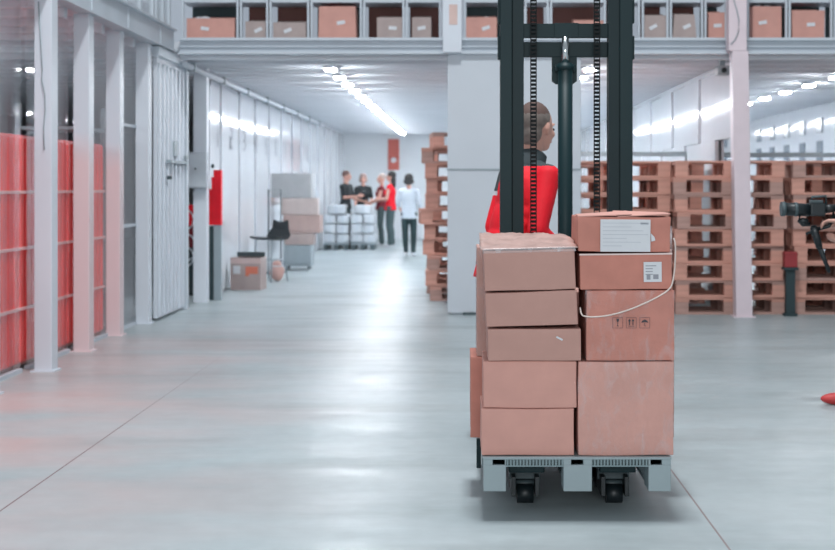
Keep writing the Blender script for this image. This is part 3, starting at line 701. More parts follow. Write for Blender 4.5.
def person(name, label, loc, yaw, H=1.8, headyaw=0, lean=0, arms=None, legs=None, female=False, voxel=.009,
           top=None, top_pick=None, sleeve=1.0, hem=.9, bottom=None, shoe=None, hair='short', hairm=None, headtilt=0, curls=(35, 35), palms=None, collar=None, extra=None, shoulders=1.0, headsize=1.0):
    k = H/1.8
    t = thing(name, label, 'person', loc, yaw); t.scale = (k, k, k)
    sw = (.165 if female else .195)*shoulders; hw = .088
    SP = {}
    arms = arms or {}; legs = legs or {}
    HM = Matrix.Translation((0, -.01+lean*.5, 1.58)) @ Matrix.Rotation(headyaw, 4, 'Z') @ Matrix.Rotation(headtilt, 4, 'X') @ Matrix.Diagonal((headsize, headsize, headsize, 1)) @ Matrix.Translation((0, 0, -1.58))
    def hp(x, y, z): return HM @ Vector((x, y, z))
    hr = HM.to_3x3()
    def lp(x, y, z): return Vector((x, y+lean*max(0, (z-.95))/.63*.5, z))
    J = {}
    for s, sx in (('L', 1), ('R', -1)):
        sh = lp(sx*sw, 0, 1.42)
        e, wr = arms.get(s, ((sx*(sw+.05), .0, 1.12), (sx*(sw+.06), .08, .87)))
        kn, an = legs.get(s, ((sx*.095, .02, .5), (sx*.1, -.02, .085)))
        J[s] = (sh, Vector(e), Vector(wr), Vector((sx*hw, 0, .93)), Vector(kn), Vector(an))
    b = MB()
    # head
    b.ell(hp(0, -.012, 1.695), (.076, .094, .103), hr); b.ell(hp(0, .035, 1.655), (.060, .062, .088), hr)
    b.ell(hp(0, .052, 1.592), (.038, .036, .028), hr, 2); b.ell(hp(0, .088, 1.703), (.05, .012, .012), hr, 2)
    b.cap(hp(0, .094, 1.69), hp(0, .112, 1.652), .008, .0135, 8)
    b.ell(hp(0, .092, 1.617), (.024, .010, .009), hr, 2)
    for sx in (-1, 1):
        b.ell(hp(sx*.077, -.008, 1.668), (.010, .020, .031), hr @ Matrix.Rotation(sx*.3, 3, 'Z'), 2); b.ell(hp(sx*.038, .07, 1.652), (.022, .02, .02), hr, 2)
    b.cone(hp(0, -.015, 1.63), lp(0, -.02, 1.44), .054 if not female else .046, .064 if not female else .055, 16)
    # trunk
    fw = .93 if female else 1
    def torso(m, g):
        m.ell(lp(0, -.005, 1.30), (.165*fw+g, .112+g, .19+g)); m.ell(lp(0, 0, 1.12), (.14*fw+g, .1+g, .18+g)); m.ell(lp(0, -.005, .965), (.158+g, .118+g, .13+g))
        for zt_, wx, wy in ((1.22, .152*fw, .104), (1.16, .146*fw, .1), (1.07, .146, .104), (1.02, .152, .11), (1.28, .16*fw, .108)): m.ell(lp(0, -.003, zt_), (wx+g, wy+g, .09+g))
        for s, sx in (('L', 1), ('R', -1)):
            m.cap(lp(0, -.01, 1.41), J[s][0], .075+g, .056+g); m.cap(lp(sx*.05, -.01, 1.47), lp(sx*.12, 0, 1.44), .035+g, .04+g)
        if female:
            for sx in (-1, 1): m.ell(lp(sx*.07, .085, 1.29), (.065+g, .05+g, .065+g), sub=2)
    torso(b, -.004)
    for i, (s, sx) in enumerate((('L', 1), ('R', -1))):
        sh, e, wr, hi, kn, an = J[s]
        b.cap(sh, e, .047, .037); b.cap(e, e.lerp(wr, .35), .037, .038); b.cap(e.lerp(wr, .35), wr, .038, .025)
        dv = (wr-e).normalized()
        pn, hd = (palms or {}).get(s, (Vector((-sx, 0, 0)), dv))
        hand(b, wr, hd, pn, 1 if s == 'L' else -1, curls[i])
        b.cap(hi, kn, .082, .05); b.cap(kn, kn.lerp(an, .35)+Vector((0, -.015, 0)), .05, .052); b.cap(kn.lerp(an, .35)+Vector((0, -.015, 0)), an, .05, .034)
        b.ell(an+Vector((0, .06, -.045)), (.04, .115, .032))
    bake(b, voxel, 'body', [SKIN], t)
    # top
    if top:
        m = MB(); torso(m, .012)
        if hem < .92:
            m.cone(lp(0, 0, 1.0), (0, 0, hem), .16, .185, 24); 
            for v in m.bm.verts[-48:]: v.co.y *= .8
        for s in 'LR':
            sh, e, wr = J[s][:3]
            if sleeve <= 0: continue
            if sleeve <= .5: m.cap(sh, sh.lerp(e, sleeve*2), .064, .056)
            else: m.cap(sh, e, .066, .056); m.cap(e, e.lerp(wr, (sleeve-.5)*1.9), .056, .044)
        o = bake(m, voxel, 'top' if not extra else extra, top if isinstance(top, list) else [top], t, top_pick)
    if bottom:
        m = MB(); m.ell((0, -.005, .94), (.17, .126, .13))
        for s in 'LR':
            _, _, _, hi, kn, an = J[s]
            m.cap(hi, kn, .096, .07); m.cap(kn, kn.lerp(an, .35)+Vector((0, -.015, 0)), .07, .068); m.cap(kn.lerp(an, .35)+Vector((0, -.015, 0)), an, .068, .062 if bottom is not LEGG else .05)
        bake(m, voxel, 'trousers', [bottom], t)
    if shoe:
        for s in 'LR':
            an = J[s][5]; m = MB(); m.ell(an+Vector((0, .055, -.045)), (.048, .135, .042)); m.cap(an+Vector((0, -.005, -.04)), an+Vector((0, -.005, -.01)), .046, .044)
            for v in m.bm.verts: v.co.z = max(v.co.z, an.z-.085)
            bake(m, voxel, 'shoe', [shoe], t)
    # hair
    m = MB()
    if hair == 'short': m.ell(hp(0, -.026, 1.718), (.083, .097, .094), hr)
    elif hair == 'cropped': m.ell(hp(0, -.028, 1.712), (.080, .094, .096), hr); m.ell(hp(0, -.055, 1.65), (.068, .055, .07), hr)
    elif hair == 'bob': m.ell(hp(0, -.025, 1.72), (.1, .112, .1), hr); m.ell(hp(0, -.055, 1.64), (.118, .078, .08), hr)
    elif hair == 'long': m.ell(hp(0, -.025, 1.72), (.09, .106, .1), hr); m.ell(hp(0, -.06, 1.6), (.09, .065, .14), hr); m.ell(hp(0, -.075, 1.5), (.08, .045, .12), hr)
    bake(m, voxel, 'hair', hairm if isinstance(hairm, list) else [hairm], t, None if not isinstance(hairm, list) else (lambda c: 1 if c.z > 1.76 else 0))
    for sx in (-1, 1): MB().ell(hp(sx*.030, .0885, 1.678), (.012, .007, .007), hr, 2).build('eye', EYE, t)
    MB().ell(hp(0, .0985, 1.616), (.022, .006, .006), hr, 2).build('mouth', LIP, t)
    if collar:
        m = MB(); m.cone(lp(0, -.022, 1.45), lp(0, -.01, 1.555), .095, .074, 20)
        bake(m, voxel, 'collar', [collar], t)
    return t

# operator behind the mast
d = 7.75
def jacket(c):
    if c.z > 1.46 and abs(c.x) < .13: return 1
    if c.x > .03 and c.z > 1.33 and c.z < 1.46 and c.y < .02 and c.x > .12: return 1
    if c.x < -.06 and c.z > 1.34: return 1
    if 1.322 < c.z < 1.338 and c.y < .03 and c.x < -.06: return 2
    return 0
person('person', 'person in red jacket with dark shoulders standing behind the forklift mast', (X(502.5, d), d, 0), R(-56), H=1.85, headyaw=R(14), headtilt=R(-5), lean=.47, shoulders=.9, headsize=1.1,
       arms={'L': ((.23, .06, 1.13), (.2, .26, 1.0)), 'R': ((-.2, .09, 1.14), (-.1, .32, 1.04))}, palms={'L': (Vector((0, 0, -1)), Vector((-.3, 1, -.1))), 'R': (Vector((0, 0, -1)), Vector((.2, 1, -.1)))},
       voxel=.008, top=[REDB, CHARF, WSHOE], top_pick=lambda c: (1 if c.z > 1.475 or (c.x < -.07 and c.z > 1.34 and c.y < .16) else (2 if (c.x < -.07 and 1.315 < c.z <= 1.34 and c.y < .16) else 0)),
       sleeve=1.0, hem=.86, bottom=CHARF, shoe=BLACK, hair='cropped', hairm=[HAIRG, mat('crown_hair', (104, 82, 76), .75)], collar=CHARF, extra='jacket')

# woman in white walking away
d = 28.4
person('person', 'person in loose white shirt and dark leggings walking away down the aisle', (X(409, d), d, 0), R(-4), H=1.66, female=True,
       arms={'L': ((.24, -.03, 1.14), (.25, .1, .93)), 'R': ((-.25, .02, 1.16), (-.2, .16, 1.0))}, legs={'L': ((.095, .06, .5), (.1, -.04, .085)), 'R': ((-.09, .02, .5), (-.08, .12, .085))},
       voxel=.012, top=WSHIRT, sleeve=.7, hem=.82, bottom=LEGG, shoe=WSHOE, hair='bob', hairm=HAIRB, extra='shirt')
# red vest
d = 32.6
person('person', 'person in bright red vest and grey trousers with dark hair facing left', (X(390.5, d), d, 0), R(80), H=1.76, headyaw=R(5), female=True,
       arms={'L': ((.24, .04, 1.14), (.1, .27, 1.16)), 'R': ((-.24, .04, 1.14), (-.12, .28, 1.12))},
       voxel=.012, top=REDB, sleeve=0, hem=.88, bottom=JEANS, shoe=WSHOE, hair='long', hairm=HAIRB, extra='vest')
d = 33.3
person('person', 'person in maroon vest half hidden behind the one in bright red', (X(381, d), d, 0), R(95), H=1.72, headyaw=R(15), female=True,
       arms={'L': ((.24, .06, 1.14), (.12, .30, 1.05)), 'R': ((-.24, .06, 1.14), (-.1, .3, 1.08))},
       voxel=.012, top=REDD, sleeve=0, hem=.9, bottom=JEANS, shoe=WSHOE, hair='short', hairm=mat('fair_hair', (190, 172, 164), .7), extra='vest')
# two in black t-shirts
d = 32.9
person('person', 'person in black t-shirt at left, arm stretched over the white wrapped load', (X(345.5, d), d, 0), R(-115), H=1.78, headyaw=R(20), lean=.06, headtilt=R(-8),
       arms={'L': ((.22, .1, 1.16), (.15, .42, 1.2)), 'R': ((-.24, .08, 1.14), (-.2, .4, 1.07))},
       voxel=.012, top=BLACKF, sleeve=.35, hem=.9, bottom=JEANS, shoe=BLACK, hair='short', hairm=HAIRN, extra='t_shirt')
t = person('person', 'person in black t-shirt with pale chest print reaching towards the red vests', (X(363, d+1.0), d+1.0, 0), R(-160), H=1.72, headyaw=R(-20), female=True, lean=.04,
       arms={'L': ((.22, .12, 1.14), (.3, .36, .98)), 'R': ((-.22, .05, 1.14), (-.1, .3, 1.02))},
       voxel=.012, top=[BLACKF, WSHOE], top_pick=lambda c: 1 if (c.y > .12 and 1.36 < c.z < 1.385 and abs(c.x) < .1) else 0, sleeve=.35, hem=.9, bottom=CHARF, shoe=BLACK, hair='bob', hairm=mat('mousy_hair', (160, 140, 134), .7), extra='t_shirt')

# camera operator at the right edge
d = 8.9
cx, cz = X(826, d), Z(236, d)
t = person('person', 'person holding the black camera rig, mostly beyond the right picture edge', (2.74, d, 0), R(90), H=1.78,
       arms={'L': ((.24, .06, 1.12), (.05, .30, 1.07)), 'R': ((-.24, .06, 1.12), (-.08, .36, 1.2))},
       palms={'L': (Vector((0, 0, 1)), Vector((-.3, 1, 0))), 'R': (Vector((0, .2, -1)), Vector((.5, .9, 0)))},
       legs={'L': ((.1, .2, .5), (.1, .26, .085)), 'R': ((-.1, -.02, .5), (-.1, -.12, .085))}, curls=(55, 40),
       voxel=.008, top=BLACKF, sleeve=.35, hem=.88, bottom=CHARF, shoe=RSHOE, hair='short', hairm=HAIRN, extra='t_shirt')
t = thing('camera_rig', 'black video camera on a handheld grip held out at the right picture edge', 'camera', (X(808, d), d, 0))
def P(px, py, y=0): return Vector((X(px, d)-X(808, d), y, Z(py, d)))
lens = MB().cone(P(783, 209), P(809, 210), .042, .04, 24).build('lens', BLACK, t)
m = MB(); m.cone(P(781, 209), P(785, 209), .046, n=24); m.cone(P(794, 209.4), P(797, 209.4), .045, n=24); m.build('lens_ring', DGREY, lens)
m = MB(); m.box(P(809, 0).x, P(824, 0).x, -.05, .05, P(0, 216).z, P(0, 203).z, bev=.01); m.cone(P(824, 209), P(836, 208), .03, .024, 16); m.build('body', BLACK, t)
m = MB(); m.box(P(810, 0).x, P(822, 0).x, -.03, .03, P(0, 203).z, P(0, 200).z, bev=.004); m.tube([P(812, 201), P(812, 197), P(826, 196), P(826, 204)], .008); m.build('top_handle', DGREY, t)
m = MB(); m.tube([P(800, 214), P(799, 221), P(803, 225), P(810, 224)], .012); m.ell(P(803, 221), (.035, .03, .02)); m.build('follow_focus', BLACK, t)
m = MB(); m.tube([P(832, 206), P(834, 216), P(829, 226), P(818, 229)], .013); m.build('gimbal_arm', BLACK, t)
m = MB(); m.cap(P(814, 229), P(819, 246), .026, .022); m.cap(P(819, 246), P(829, 271), .016, .012); m.tube([P(814, 230), P(806, 234)], .008); m.build('grip', BLACK, t)

# ================================================================== FORKLIFT
MD = 7.25
ft = thing('pallet_stacker', 'dark green-black pedestrian forklift with tall double mast under the grey pallet', 'forklift', (.53, MD, 0))
OX = .53
def sx(v): return v-OX
x0, x1 = X(499.5, MD), X(632, MD)
top = 2.75
for s in (0, 1):
    a, b_, c_ = (X(500, MD), X(511.6, MD), X(523.5, MD)) if s == 0 else (X(631.5, MD), X(619, MD), X(607, MD))
    lo, hi = sorted((sx(a), sx(b_))); m = MB()
    # C-section channel
    m.box(lo, hi, -.05, -.038, .1, top, bev=.002); m.box(lo, hi, .05, .062, .1, top, bev=.002)
    m.box(*( (lo, lo+.012) if s == 0 else (hi-.012, hi)), -.038, .05, .1, top); m.box(lo+.012, hi-.008, -.03, .04, .1, top)
    m.build('outer_upright', DARK, ft)
    lo, hi = sorted((sx(b_), sx(c_))); m = MB()
    m.box(lo+.003, hi, -.035, -.022, .14, top+.0, bev=.002); m.box(lo+.003, hi, .03, .042, .14, top); m.box(lo+.006, hi-.004, -.022, .03, .14, top)
    m.build('inner_upright', mat('mast_paint_inner', (16, 38, 42), .5, spec=.25), ft)
    for zz in (Z(12, MD), Z(48, MD)):
        m = MB(); m.box(sx(a)-(.012 if s == 0 else 0), sx(a)+(0 if s == 0 else .012), -.03, .04, zz-.06, zz+.06, bev=.003)
        m.build('roller_bracket', DARK, ft)
xi0, xi1 = sx(X(523.5, MD)), sx(X(607, MD))
m = MB(); m.box(xi0-.004, xi1+.004, -.02, .02, Z(38, MD), Z(24, MD), bev=.003); m.box(sx(X(554, MD)), sx(X(578, MD)), -.026, -.02, Z(38, MD), Z(23.5, MD), bev=.002)
m.build('upper_crossbeam', DARK, ft)
m = MB(); m.box(xi0-.004, xi1+.004, .0, .03, Z(57, MD), Z(42, MD), bev=.003)
m.prism([(sx(X(552, MD)), Z(56, MD)), (sx(X(577, MD)), Z(56, MD)), (sx(X(577, MD)), Z(81, MD)), (sx(X(573, MD)), Z(84, MD)), (sx(X(556, MD)), Z(84, MD)), (sx(X(552, MD)), Z(81, MD))], .004, .03)
m.build('lower_crossbeam', DARK, ft)
MB().cone((sx(X(564.6, MD)), -.045, Z(66, MD)), (sx(X(564.6, MD)), -.045, Z(38, MD)-.0), .018, n=18).build('piston_rod', CHROME, ft)
m = MB(); xx = sx(X(564.6, MD)); m.cone((xx, -.045, .2), (xx, -.045, Z(64, MD)), .038, n=24); m.cone((xx, -.045, Z(71, MD)), (xx, -.045, Z(66, MD)), .047, n=24); m.box(xx-.052, xx-.03, -.06, -.03, Z(72, MD), Z(65, MD), bev=.004); m.box(xx+.03, xx+.052, -.06, -.03, Z(72, MD), Z(65, MD), bev=.004)
m.build('lift_cylinder', DARK, ft)
for px in (533, 596):     # leaf chains: alternating plates and pins
    xx = sx(X(px, MD)); m = MB(); z = .45; k = 0
    for q in (-1, 1): m.box(xx+q*.014-.0025, xx+q*.014+.0025, -.052, -.044, .45, 2.6)
    while z < 2.6: m.box(xx-.0125, xx+.0125, -.056, -.042, z, z+.0135, bev=.002); z += .0207
    m.build('lift_chain', mat('oiled_chain', (14, 20, 22), .6, spec=.2), ft)
    m = MB(); m.cone((xx, -.05, 2.66), (xx, -.01, 2.66), .05, n=24); m.build('chain_pulley', DARK, ft)
# body behind and under, base legs, forks and wheels
m = MB(); m.box(-.3, .3, .07, .28, .12, .98, bev=.03); m.box(-.28, .28, .07, .26, .98, 1.04, bev=.02); m.build('power_unit', mat('truck_body', (60, 74, 78), .4), ft)
m = MB(); m.box(-.34, .34, -.06, .07, .1, .2, bev=.006); m.box(-.33, .33, -.085, -.06, .13, .33, bev=.004); m.build('carriage', DARK, ft)
for px in (525, 614):
    xx = sx(X(px, 6.2)); m = MB()
    m.box(xx-.078, xx+.078, -1.2, -.08, .165, .215, bev=.006); m.build('fork', DARK, ft)
    m = MB(); m.box(xx-.062, xx-.042, -1.1, -.0, .04, .125, bev=.003); m.box(xx+.042, xx+.062, -1.1, -.0, .04, .125, bev=.003); m.box(xx-.062, xx+.062, -.86, 0, .03, .13); m.build('support_leg_with_shade_fill', BLACK, ft)  # legs filled in solid black to deepen the shade under the pallet
    for yy in (-1.04, -.93):
        MB().cone((xx-.036, yy, .042), (xx+.036, yy, .042), .042, n=20).build('load_wheel', BLACK, ft)
    m = MB(); m.box(xx-.07, xx+.07, -1.02, -.97, .1, .165, bev=.004); m.cone((xx-.06, -.99, .075), (xx+.06, -.99, .075), .018, n=10); m.build('wheel_bracket', DGREY, ft)
    MB().cone((xx-.02, .2, .07), (xx+.02, .2, .07), .07, n=20).build('drive_wheel', BLACK, ft)

# ================================================================== GREY PLASTIC PALLET
PD = 5.87
def px_(p, dd=PD): return X(p, dd)
t = thing('plastic_pallet', 'grey plastic pallet on the forks carrying the cartons', 'pallet', (.48, PD, Z(491.5, PD)))
ox, oz = .48, Z(491.5, PD); Hh = Z(457.3, PD)-oz; DP = 1.18
x0, x1 = px_(482.5)-ox, px_(671.5)-ox
m = MB(); m.box(x0, x1, 0, DP, Hh-.010, Hh, bev=.002)
for k in range(9): m.box(x0+.01, x1-.01, .03+k*.135, .06+k*.135, Hh-.035, Hh-.010)
m.build('deck', PLASTIC, t)
# ribbed rim
m = MB(); n = 58
for k in range(n):
    xx = x0+.01+(x1-x0-.02)*k/(n-1)
    if not any(a-.002 < xx+ox < b2+.002 for a, b2 in ((px_(485), px_(506)), (px_(563.5), px_(592)), (px_(648.5), px_(671)))): m.box(xx-.0035, xx+.0035, 0.0, .02, Hh-.035, Hh-.010)
m.box(x0+.005, x1-.005, .02, .025, Hh-.035, Hh-.010); m.box(x0+.005, x1-.005, 0.001, .025, Hh-.04, Hh-.034)
m.build('rim', mat('grey_plastic_rim', (120, 138, 142), .5), t)
for a, b2, s0, s1 in ((483.5, 506, 492.5, 505), (563.5, 592, 571, 583.5), (648.5, 671, 650.5, 662)):
    for r_, yy in enumerate((0, DP/2-.07, DP-.14)):
        m = MB(); xa, xb = px_(a)-ox, px_(b2)-ox; sa, sb = px_(s0)-ox, px_(s1)-ox; z1, z2 = Hh-.032, Hh-.010
        m.box(xa, xb, yy, yy+.14, 0, z1, bev=.004); m.box(xa, sa, yy, yy+.14, z1, z2); m.box(sb, xb, yy, yy+.14, z1, z2)
        ftp = m.build('foot', PLASTIC, t)
        m = MB(); m.box(sa+.001, sb-.001, yy+.02, yy+.13, z1, z2-.002); m.build('slot', BLACK, ftp)
m = MB()
for a, b2 in ((483.5, 506), (563.5, 592), (648.5, 671)): m.box(px_(a)-ox+.01, px_(b2)-ox-.01, .14, DP-.14, 0, .018)
m.build('runner', PLASTIC, t)

# ================================================================== CARTONS ON THE PALLET
BD = 5.9
PT = Z(457.3, PD)
def carton(label, l, r, top_, bot, y0, dep, mm, tilt=0, yawd=0, dd=BD, amt=.003, film=None, seed=0, zb=None, zt=None, tape=None, sc=5, side_tape=False):
    x0, x1 = X(l, dd), X(r, dd); z0 = Z(bot, dd) if zb is None else zb; z1 = Z(top_, dd) if zt is None else zt
    cx, w2, h = (x0+x1)/2, (x1-x0)/2, z1-z0
    t = thing('carton', label, 'box', (cx, y0, z0), R(yawd), 'cartons on the grey pallet'); t.rotation_euler = (0, R(tilt), R(yawd))
    m = sub_box(-w2, w2, 0, dep, .001, h-.001, 6, amt, sc, seed, .004)
    m.build('body', mm, t)
    if tape:
        m = MB(); m.box(-.026, .026, -.0025-amt*.5, dep+.002, h-.002, h+.001)
        m.box(-.026, .026, -.0025-amt*.7, -amt*.2, h-.09, h); m.build('tape', TAPE, t)
    if film:
        m = sub_box(-w2-.004, w2+.004, -.004, dep+.004, .0, h+.001, 8, .005, 9, seed+5, .006); m.build('stretch_film', film, t)
    return t, w2, h
E = 'on the grey pallet'
g = .0015
zz = [PT, Z(408.5, BD), Z(361.2, BD), Z(327.5, BD), Z(291.5, BD), Z(250.5, BD)]
carton('pinkish plain carton, bottom of the left front column %s' % E, 481.5, 574, 0, 0, BD, .38, CARDP, zb=zz[0]+g, zt=zz[1], seed=1, yawd=.3)
carton('pinkish plain carton, second from the bottom of the left front column', 483.3, 576.5, 0, 0, BD+.004, .38, CARDP, zb=zz[1]+g, zt=zz[2], seed=2, yawd=-.2)
t5, w5, h5 = carton('low brown carton with a white scuff, third in the left front column', 488, 581, 0, 0, BD-.006, .38, CARD, zb=zz[2]+g, zt=zz[3]-.006, seed=3, yawd=.5, tilt=-.3)
m = MB(); M = Matrix.Rotation(R(28), 4, 'Y'); M.translation = (.105, -.006, .095); m.box(-.015, .015, 0, .004, -.004, .004, M=M, bev=.0015); m.build('scuff', PAPER, t5)
carton('tilted plain brown carton, second from the top of the left front column', 486.5, 578, 0, 0, BD-.002, .38, CARD, zb=zz[3]+.006, zt=zz[4]+.0, tilt=-2.0, seed=4)
tt, w6, h6 = carton('plain brown carton topped with crumpled film, top of the left front column', 484.5, 575.8, 0, 0, BD, .38, CARD, zb=zz[4]+.005, zt=zz[5]+.004, tilt=-1.5, seed=5)
# crumpled flap of film and card lying on it
m = MB(); N = 26; grid = []
for i in range(N):
    row = []
    for j in range(N):
        u, v = i/(N-1), j/(N-1); x = -w6-.012+(2*w6+.026)*u; yy = .0+.38*v
        hgt = h6+.006+.055*min(1, v*1.6)*(1-.25*u)+.012*mnoise.noise(Vector((u*7, v*6, 2.2)))*min(1, v*3)+.008*mnoise.noise(Vector((u*16, v*15, 4)))*min(1, v*4)
        if u > .93: hgt -= (u-.93)*.35*min(1, v*2)
        row.append((x, yy, hgt))
    grid.append(row)
up = [[m.bm.verts.new(p) for p in r_] for r_ in grid]; lo = [[m.bm.verts.new((p[0], p[1], h6+.003)) for p in r_] for r_ in grid]
for i in range(N-1):
    for j in range(N-1):
        m.bm.faces.new((up[i][j], up[i+1][j], up[i+1][j+1], up[i][j+1])).smooth = True
        m.bm.faces.new((lo[i][j], lo[i][j+1], lo[i+1][j+1], lo[i+1][j])).smooth = True
for k in range(N-1):
    m.bm.faces.new((up[k][0], lo[k][0], lo[k+1][0], up[k+1][0])); m.bm.faces.new((up[k][-1], up[k+1][-1], lo[k+1][-1], lo[k][-1]))
    m.bm.faces.new((up[0][k], up[0][k+1], lo[0][k+1], lo[0][k])); m.bm.faces.new((up[-1][k], lo[-1][k], lo[-1][k+1], up[-1][k+1]))
m.build('crumpled_flap', mat('filmed_card', (190, 158, 150), .32, var=.16, scale=11, bump=.5, bscale=20), tt)
m = MB(); m.box(-w6-.004, w6+.004, -.006, .004, h6-.012, h6+.008, bev=.003); m.build('film_fold', FILMH, tt)

t1, w1, h1 = carton('big square scuffed carton, bottom of the right front column %s' % E, 578.5, 673.5, 0, 0, BD, .4, CARDP, zb=PT+g, zt=Z(361.5, BD), seed=6, film=FILM, amt=.003)
t2, w2_, h2 = carton('red-brown carton with three handling symbols in the right column', 586.5, 674.5, 0, 0, BD+.002, .4, CARDR, zb=Z(361.5, BD)+.003, zt=Z(290.5, BD), seed=7, film=FILM, amt=.004)
# handling symbols: glass, arrows, umbrella, each in a thin frame
def strokes(mb, segs, ox_, oz_, s, y=-.0115, w=.0016):
    for (a, b_) in segs:
        p0 = Vector((ox_+a[0]*s, 0, oz_+a[1]*s)); p1 = Vector((ox_+b_[0]*s, 0, oz_+b_[1]*s)); dd_ = p1-p0; L_ = dd_.length
        M = Matrix.Translation((p0.x, y, p0.z)) @ Matrix.Rotation(-math.atan2(dd_.z, dd_.x), 4, 'Y')
        mb.box(0, L_, -.0006, .0006, -w/2, w/2, M=M)
cxp = X(630.5, BD)
for k, (pc, segs, polys) in enumerate(((617.5, [], [[(-.28, .8), (.28, .8), (.2, .3), (.05, .1), (.05, -.5), (.25, -.7), (-.25, -.7), (-.05, -.5), (-.05, .1), (-.2, .3)]]),
        (631, [((-.6, -.7), (.6, -.7))], [[(-.35, .8), (-.08, .3), (-.26, .3), (-.26, -.5), (-.44, -.5), (-.44, .3), (-.62, .3)], [(.35, .8), (.62, .3), (.44, .3), (.44, -.5), (.26, -.5), (.26, .3), (.08, .3)]]),
        (644.5, [((0, .0), (0, -.6)), ((0, -.6), (.2, -.7))], [[(-.7, .0), (-.5, .4), (0, .65), (.5, .4), (.7, .0), (0, .12)]]))):
    m = MB(); s = .021; ox_ = X(pc, BD)-cxp; oz_ = Z(322.5, BD)-(Z(361.5, BD)+.003)
    for poly in polys: m.prism([(ox_+a*s, oz_+b_*s) for a, b_ in poly], -.0115, -.0105)
    strokes(m, segs, ox_, oz_, s)
    fr = [((-1, -1.05), (1, -1.05)), ((1, -1.05), (1, 1.05)), ((1, 1.05), (-1, 1.05)), ((-1, 1.05), (-1, -1.05))]
    strokes(m, fr, ox_, oz_, s, w=.0011)
    m.build('handling_symbol', INK, t2)
t3, w3, h3 = carton('red-brown carton with a small white label, third in the right column', 580, 672, 0, 0, BD-.004, .4, CARDR, zb=Z(290.5, BD)+.004, zt=Z(253.5, BD), seed=8, tilt=-.6, amt=.004)
m = MB(); a0, a1 = X(643.5, BD)-X(626, BD), X(661.5, BD)-X(626, BD); q0, q1 = Z(283, BD)-Z(290.5, BD), Z(263, BD)-Z(290.5, BD)
m.box(a0, a1, -.0085, -.004, q0, q1, bev=.001); lb = m.build('label', PAPER, t3)
m = MB()
for k in range(4): m.box(a0+.008, a0+.008+(.045 if k == 0 else .03), -.0095, -.0084, q1-.018-k*.012, q1-.0145-k*.012)
m.box(a0+.012, a0+.028, -.0095, -.0084, q0+.01, q0+.03); m.box(a0+.04, a0+.062, -.0095, -.0084, q0+.012, q0+.032); m.build('label_print', PINK_INK, lb)
m = MB(); m.box(-w3-.002, w3+.002, -.008, .0, h3-.006, h3+.001, bev=.001); m.build('tape', TAPE, t3)
t4, w4, h4 = carton('red-brown carton with a large white paper on top of the right column', 578.5, 670.5, 0, 0, BD-.002, .4, CARDR, zb=Z(253.5, BD)+.006, zt=Z(216.5, BD), seed=9, tilt=.3, amt=.006, sc=7)
m = MB(); c4 = X(624.5, BD); z4 = Z(253.5, BD)+.006
m.box(X(600, BD)-c4, X(650, BD)-c4, -.0115, -.006, .002, Z(219.5, BD)-z4, bev=.001); ps = m.build('paper_sheet', PAPER, t4)
m = MB(); h_ = Z(219.5, BD)-z4
for k in range(7):
    ln = (.19, .12, .17, .19, .1, .16, .08)[k]; m.box(X(600, BD)-c4+.01, X(600, BD)-c4+.01+ln, -.0125, -.0114, h_-.016-k*.016, h_-.014-k*.016)
m.box(X(640, BD)-c4, X(648, BD)-c4, -.0125, -.0114, h_-.022, h_-.012); m.build('paper_print', mat('faint_print', (186, 190, 198), .7), ps)
m = MB(); m.prism([(X(651, BD)-c4, .045), (X(655, BD)-c4, .05), (X(654, BD)-c4, .065), (X(650.5, BD)-c4, .08)], -.009, -.006); m.build('torn_scrap', PAPER, t4)
# opened top flaps of this carton
m = MB()
for (u0, u1, v0, v1, z_0, z_1) in ((-w4, .03, .0, .2, .0, .012), (-.03, w4, .0, .2, .016, .006)):
    vs = [m.bm.verts.new(p) for p in ((u0, v0, h4+.001), (u1, v0, h4+.001+max(z_0, z_1)*.8), (u1, v1, h4+.01+z_1), (u0, v1, h4+.006+z_0))]
    vb = [m.bm.verts.new(v.co-Vector((0, 0, .004))) for v in vs]
    m.bm.faces.new(vs); m.bm.faces.new(vb[::-1])
    for k in range(4): m.bm.faces.new((vs[k], vb[k], vb[(k+1) % 4], vs[(k+1) % 4]))
m.build('flap', CARDP, t4)
m = MB(); m.box(w4-.005, w4+.010, .02, .3, -.05, h4-.04, bev=.003); m.build('film_strip', FILMH, t4)

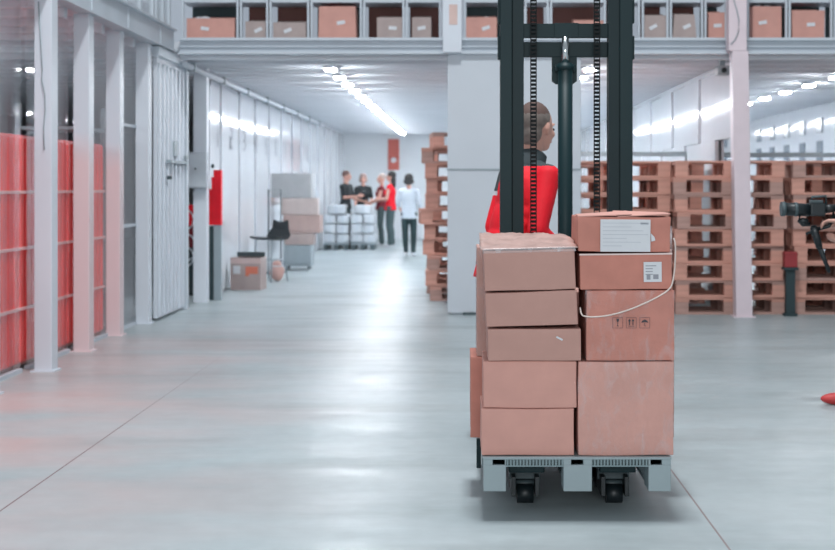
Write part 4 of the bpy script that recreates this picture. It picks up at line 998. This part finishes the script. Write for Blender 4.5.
# rear rows, showing at the left side and through the gap
BR = BD+.42
carton('dark reddish carton sticking out left behind the bottom front cartons', 470.5, 560, 0, 0, BR, .36, CARDR, dd=BR, zb=PT+g, zt=Z(361, BR)+.02, seed=11)
carton('tall film wrapped carton standing behind the left front column', 477, 575, 0, 0, BR, .36, CARD, dd=BR, zb=Z(361, BR)+.022, zt=Z(247, BR), seed=12, film=FILM)
carton('large carton behind the right front column, lowest', 586, 674, 0, 0, BR, .36, CARD, dd=BR, zb=PT+g, zt=.66, seed=13)
carton('large carton behind the right front column, upper', 588, 672, 0, 0, BR, .36, CARD, dd=BR, zb=.663, zt=1.12, seed=14)
carton('rearmost low carton beside the mast on the left', 490, 573, 0, 0, BR+.38, .3, CARD, dd=BR+.38, zb=PT+g, zt=.9, seed=15)
carton('rearmost low carton beside the mast on the right', 575, 662, 0, 0, BR+.38, .3, CARD, dd=BR+.38, zb=PT+g, zt=.9, seed=16)
# dark strap hanging at the left of the pallet
t = MB(); t.box(X(476.5, BR), X(481, BR)+.0, BR+.0, BR+.03, .13, PT-.005, bev=.003)
tag(t.build('side_guard', DARK, ft), '', ''); 
o = bpy.data.objects['side_guard']; del o['label']; del o['category']; o.location = (-OX, -MD, 0)
# cord across the right column
pts = []
ctrl = [(580.5, 308), (581.5, 314), (585, 316.2), (595, 316.8), (610, 315), (628, 310), (645, 303), (660, 295.5), (669, 289), (672.5, 282), (674.8, 266), (675.2, 245), (673.5, 238)]
for k, (a, b_) in enumerate(ctrl): pts.append((X(a, BD-.02), BD-.022+(.02 if k == 0 else 0), Z(b_, BD-.02)))
sm = []
for i in range(len(pts)-1):
    p0, p1, p2, p3 = [Vector(pts[max(0, min(len(pts)-1, i+q))]) for q in (-1, 0, 1, 2)]
    for j in range(5):
        u = j/5; sm.append(.5*((2*p1)+(-p0+p2)*u+(2*p0-5*p1+4*p2-p3)*u*u+(-p0+3*p1-3*p2+p3)*u**3))
sm.append(Vector(pts[-1]))
tag(MB().tube(sm, .0034, 6).build('cord', CORD), 'slack off-white cord hanging across the right column of cartons', 'cord')
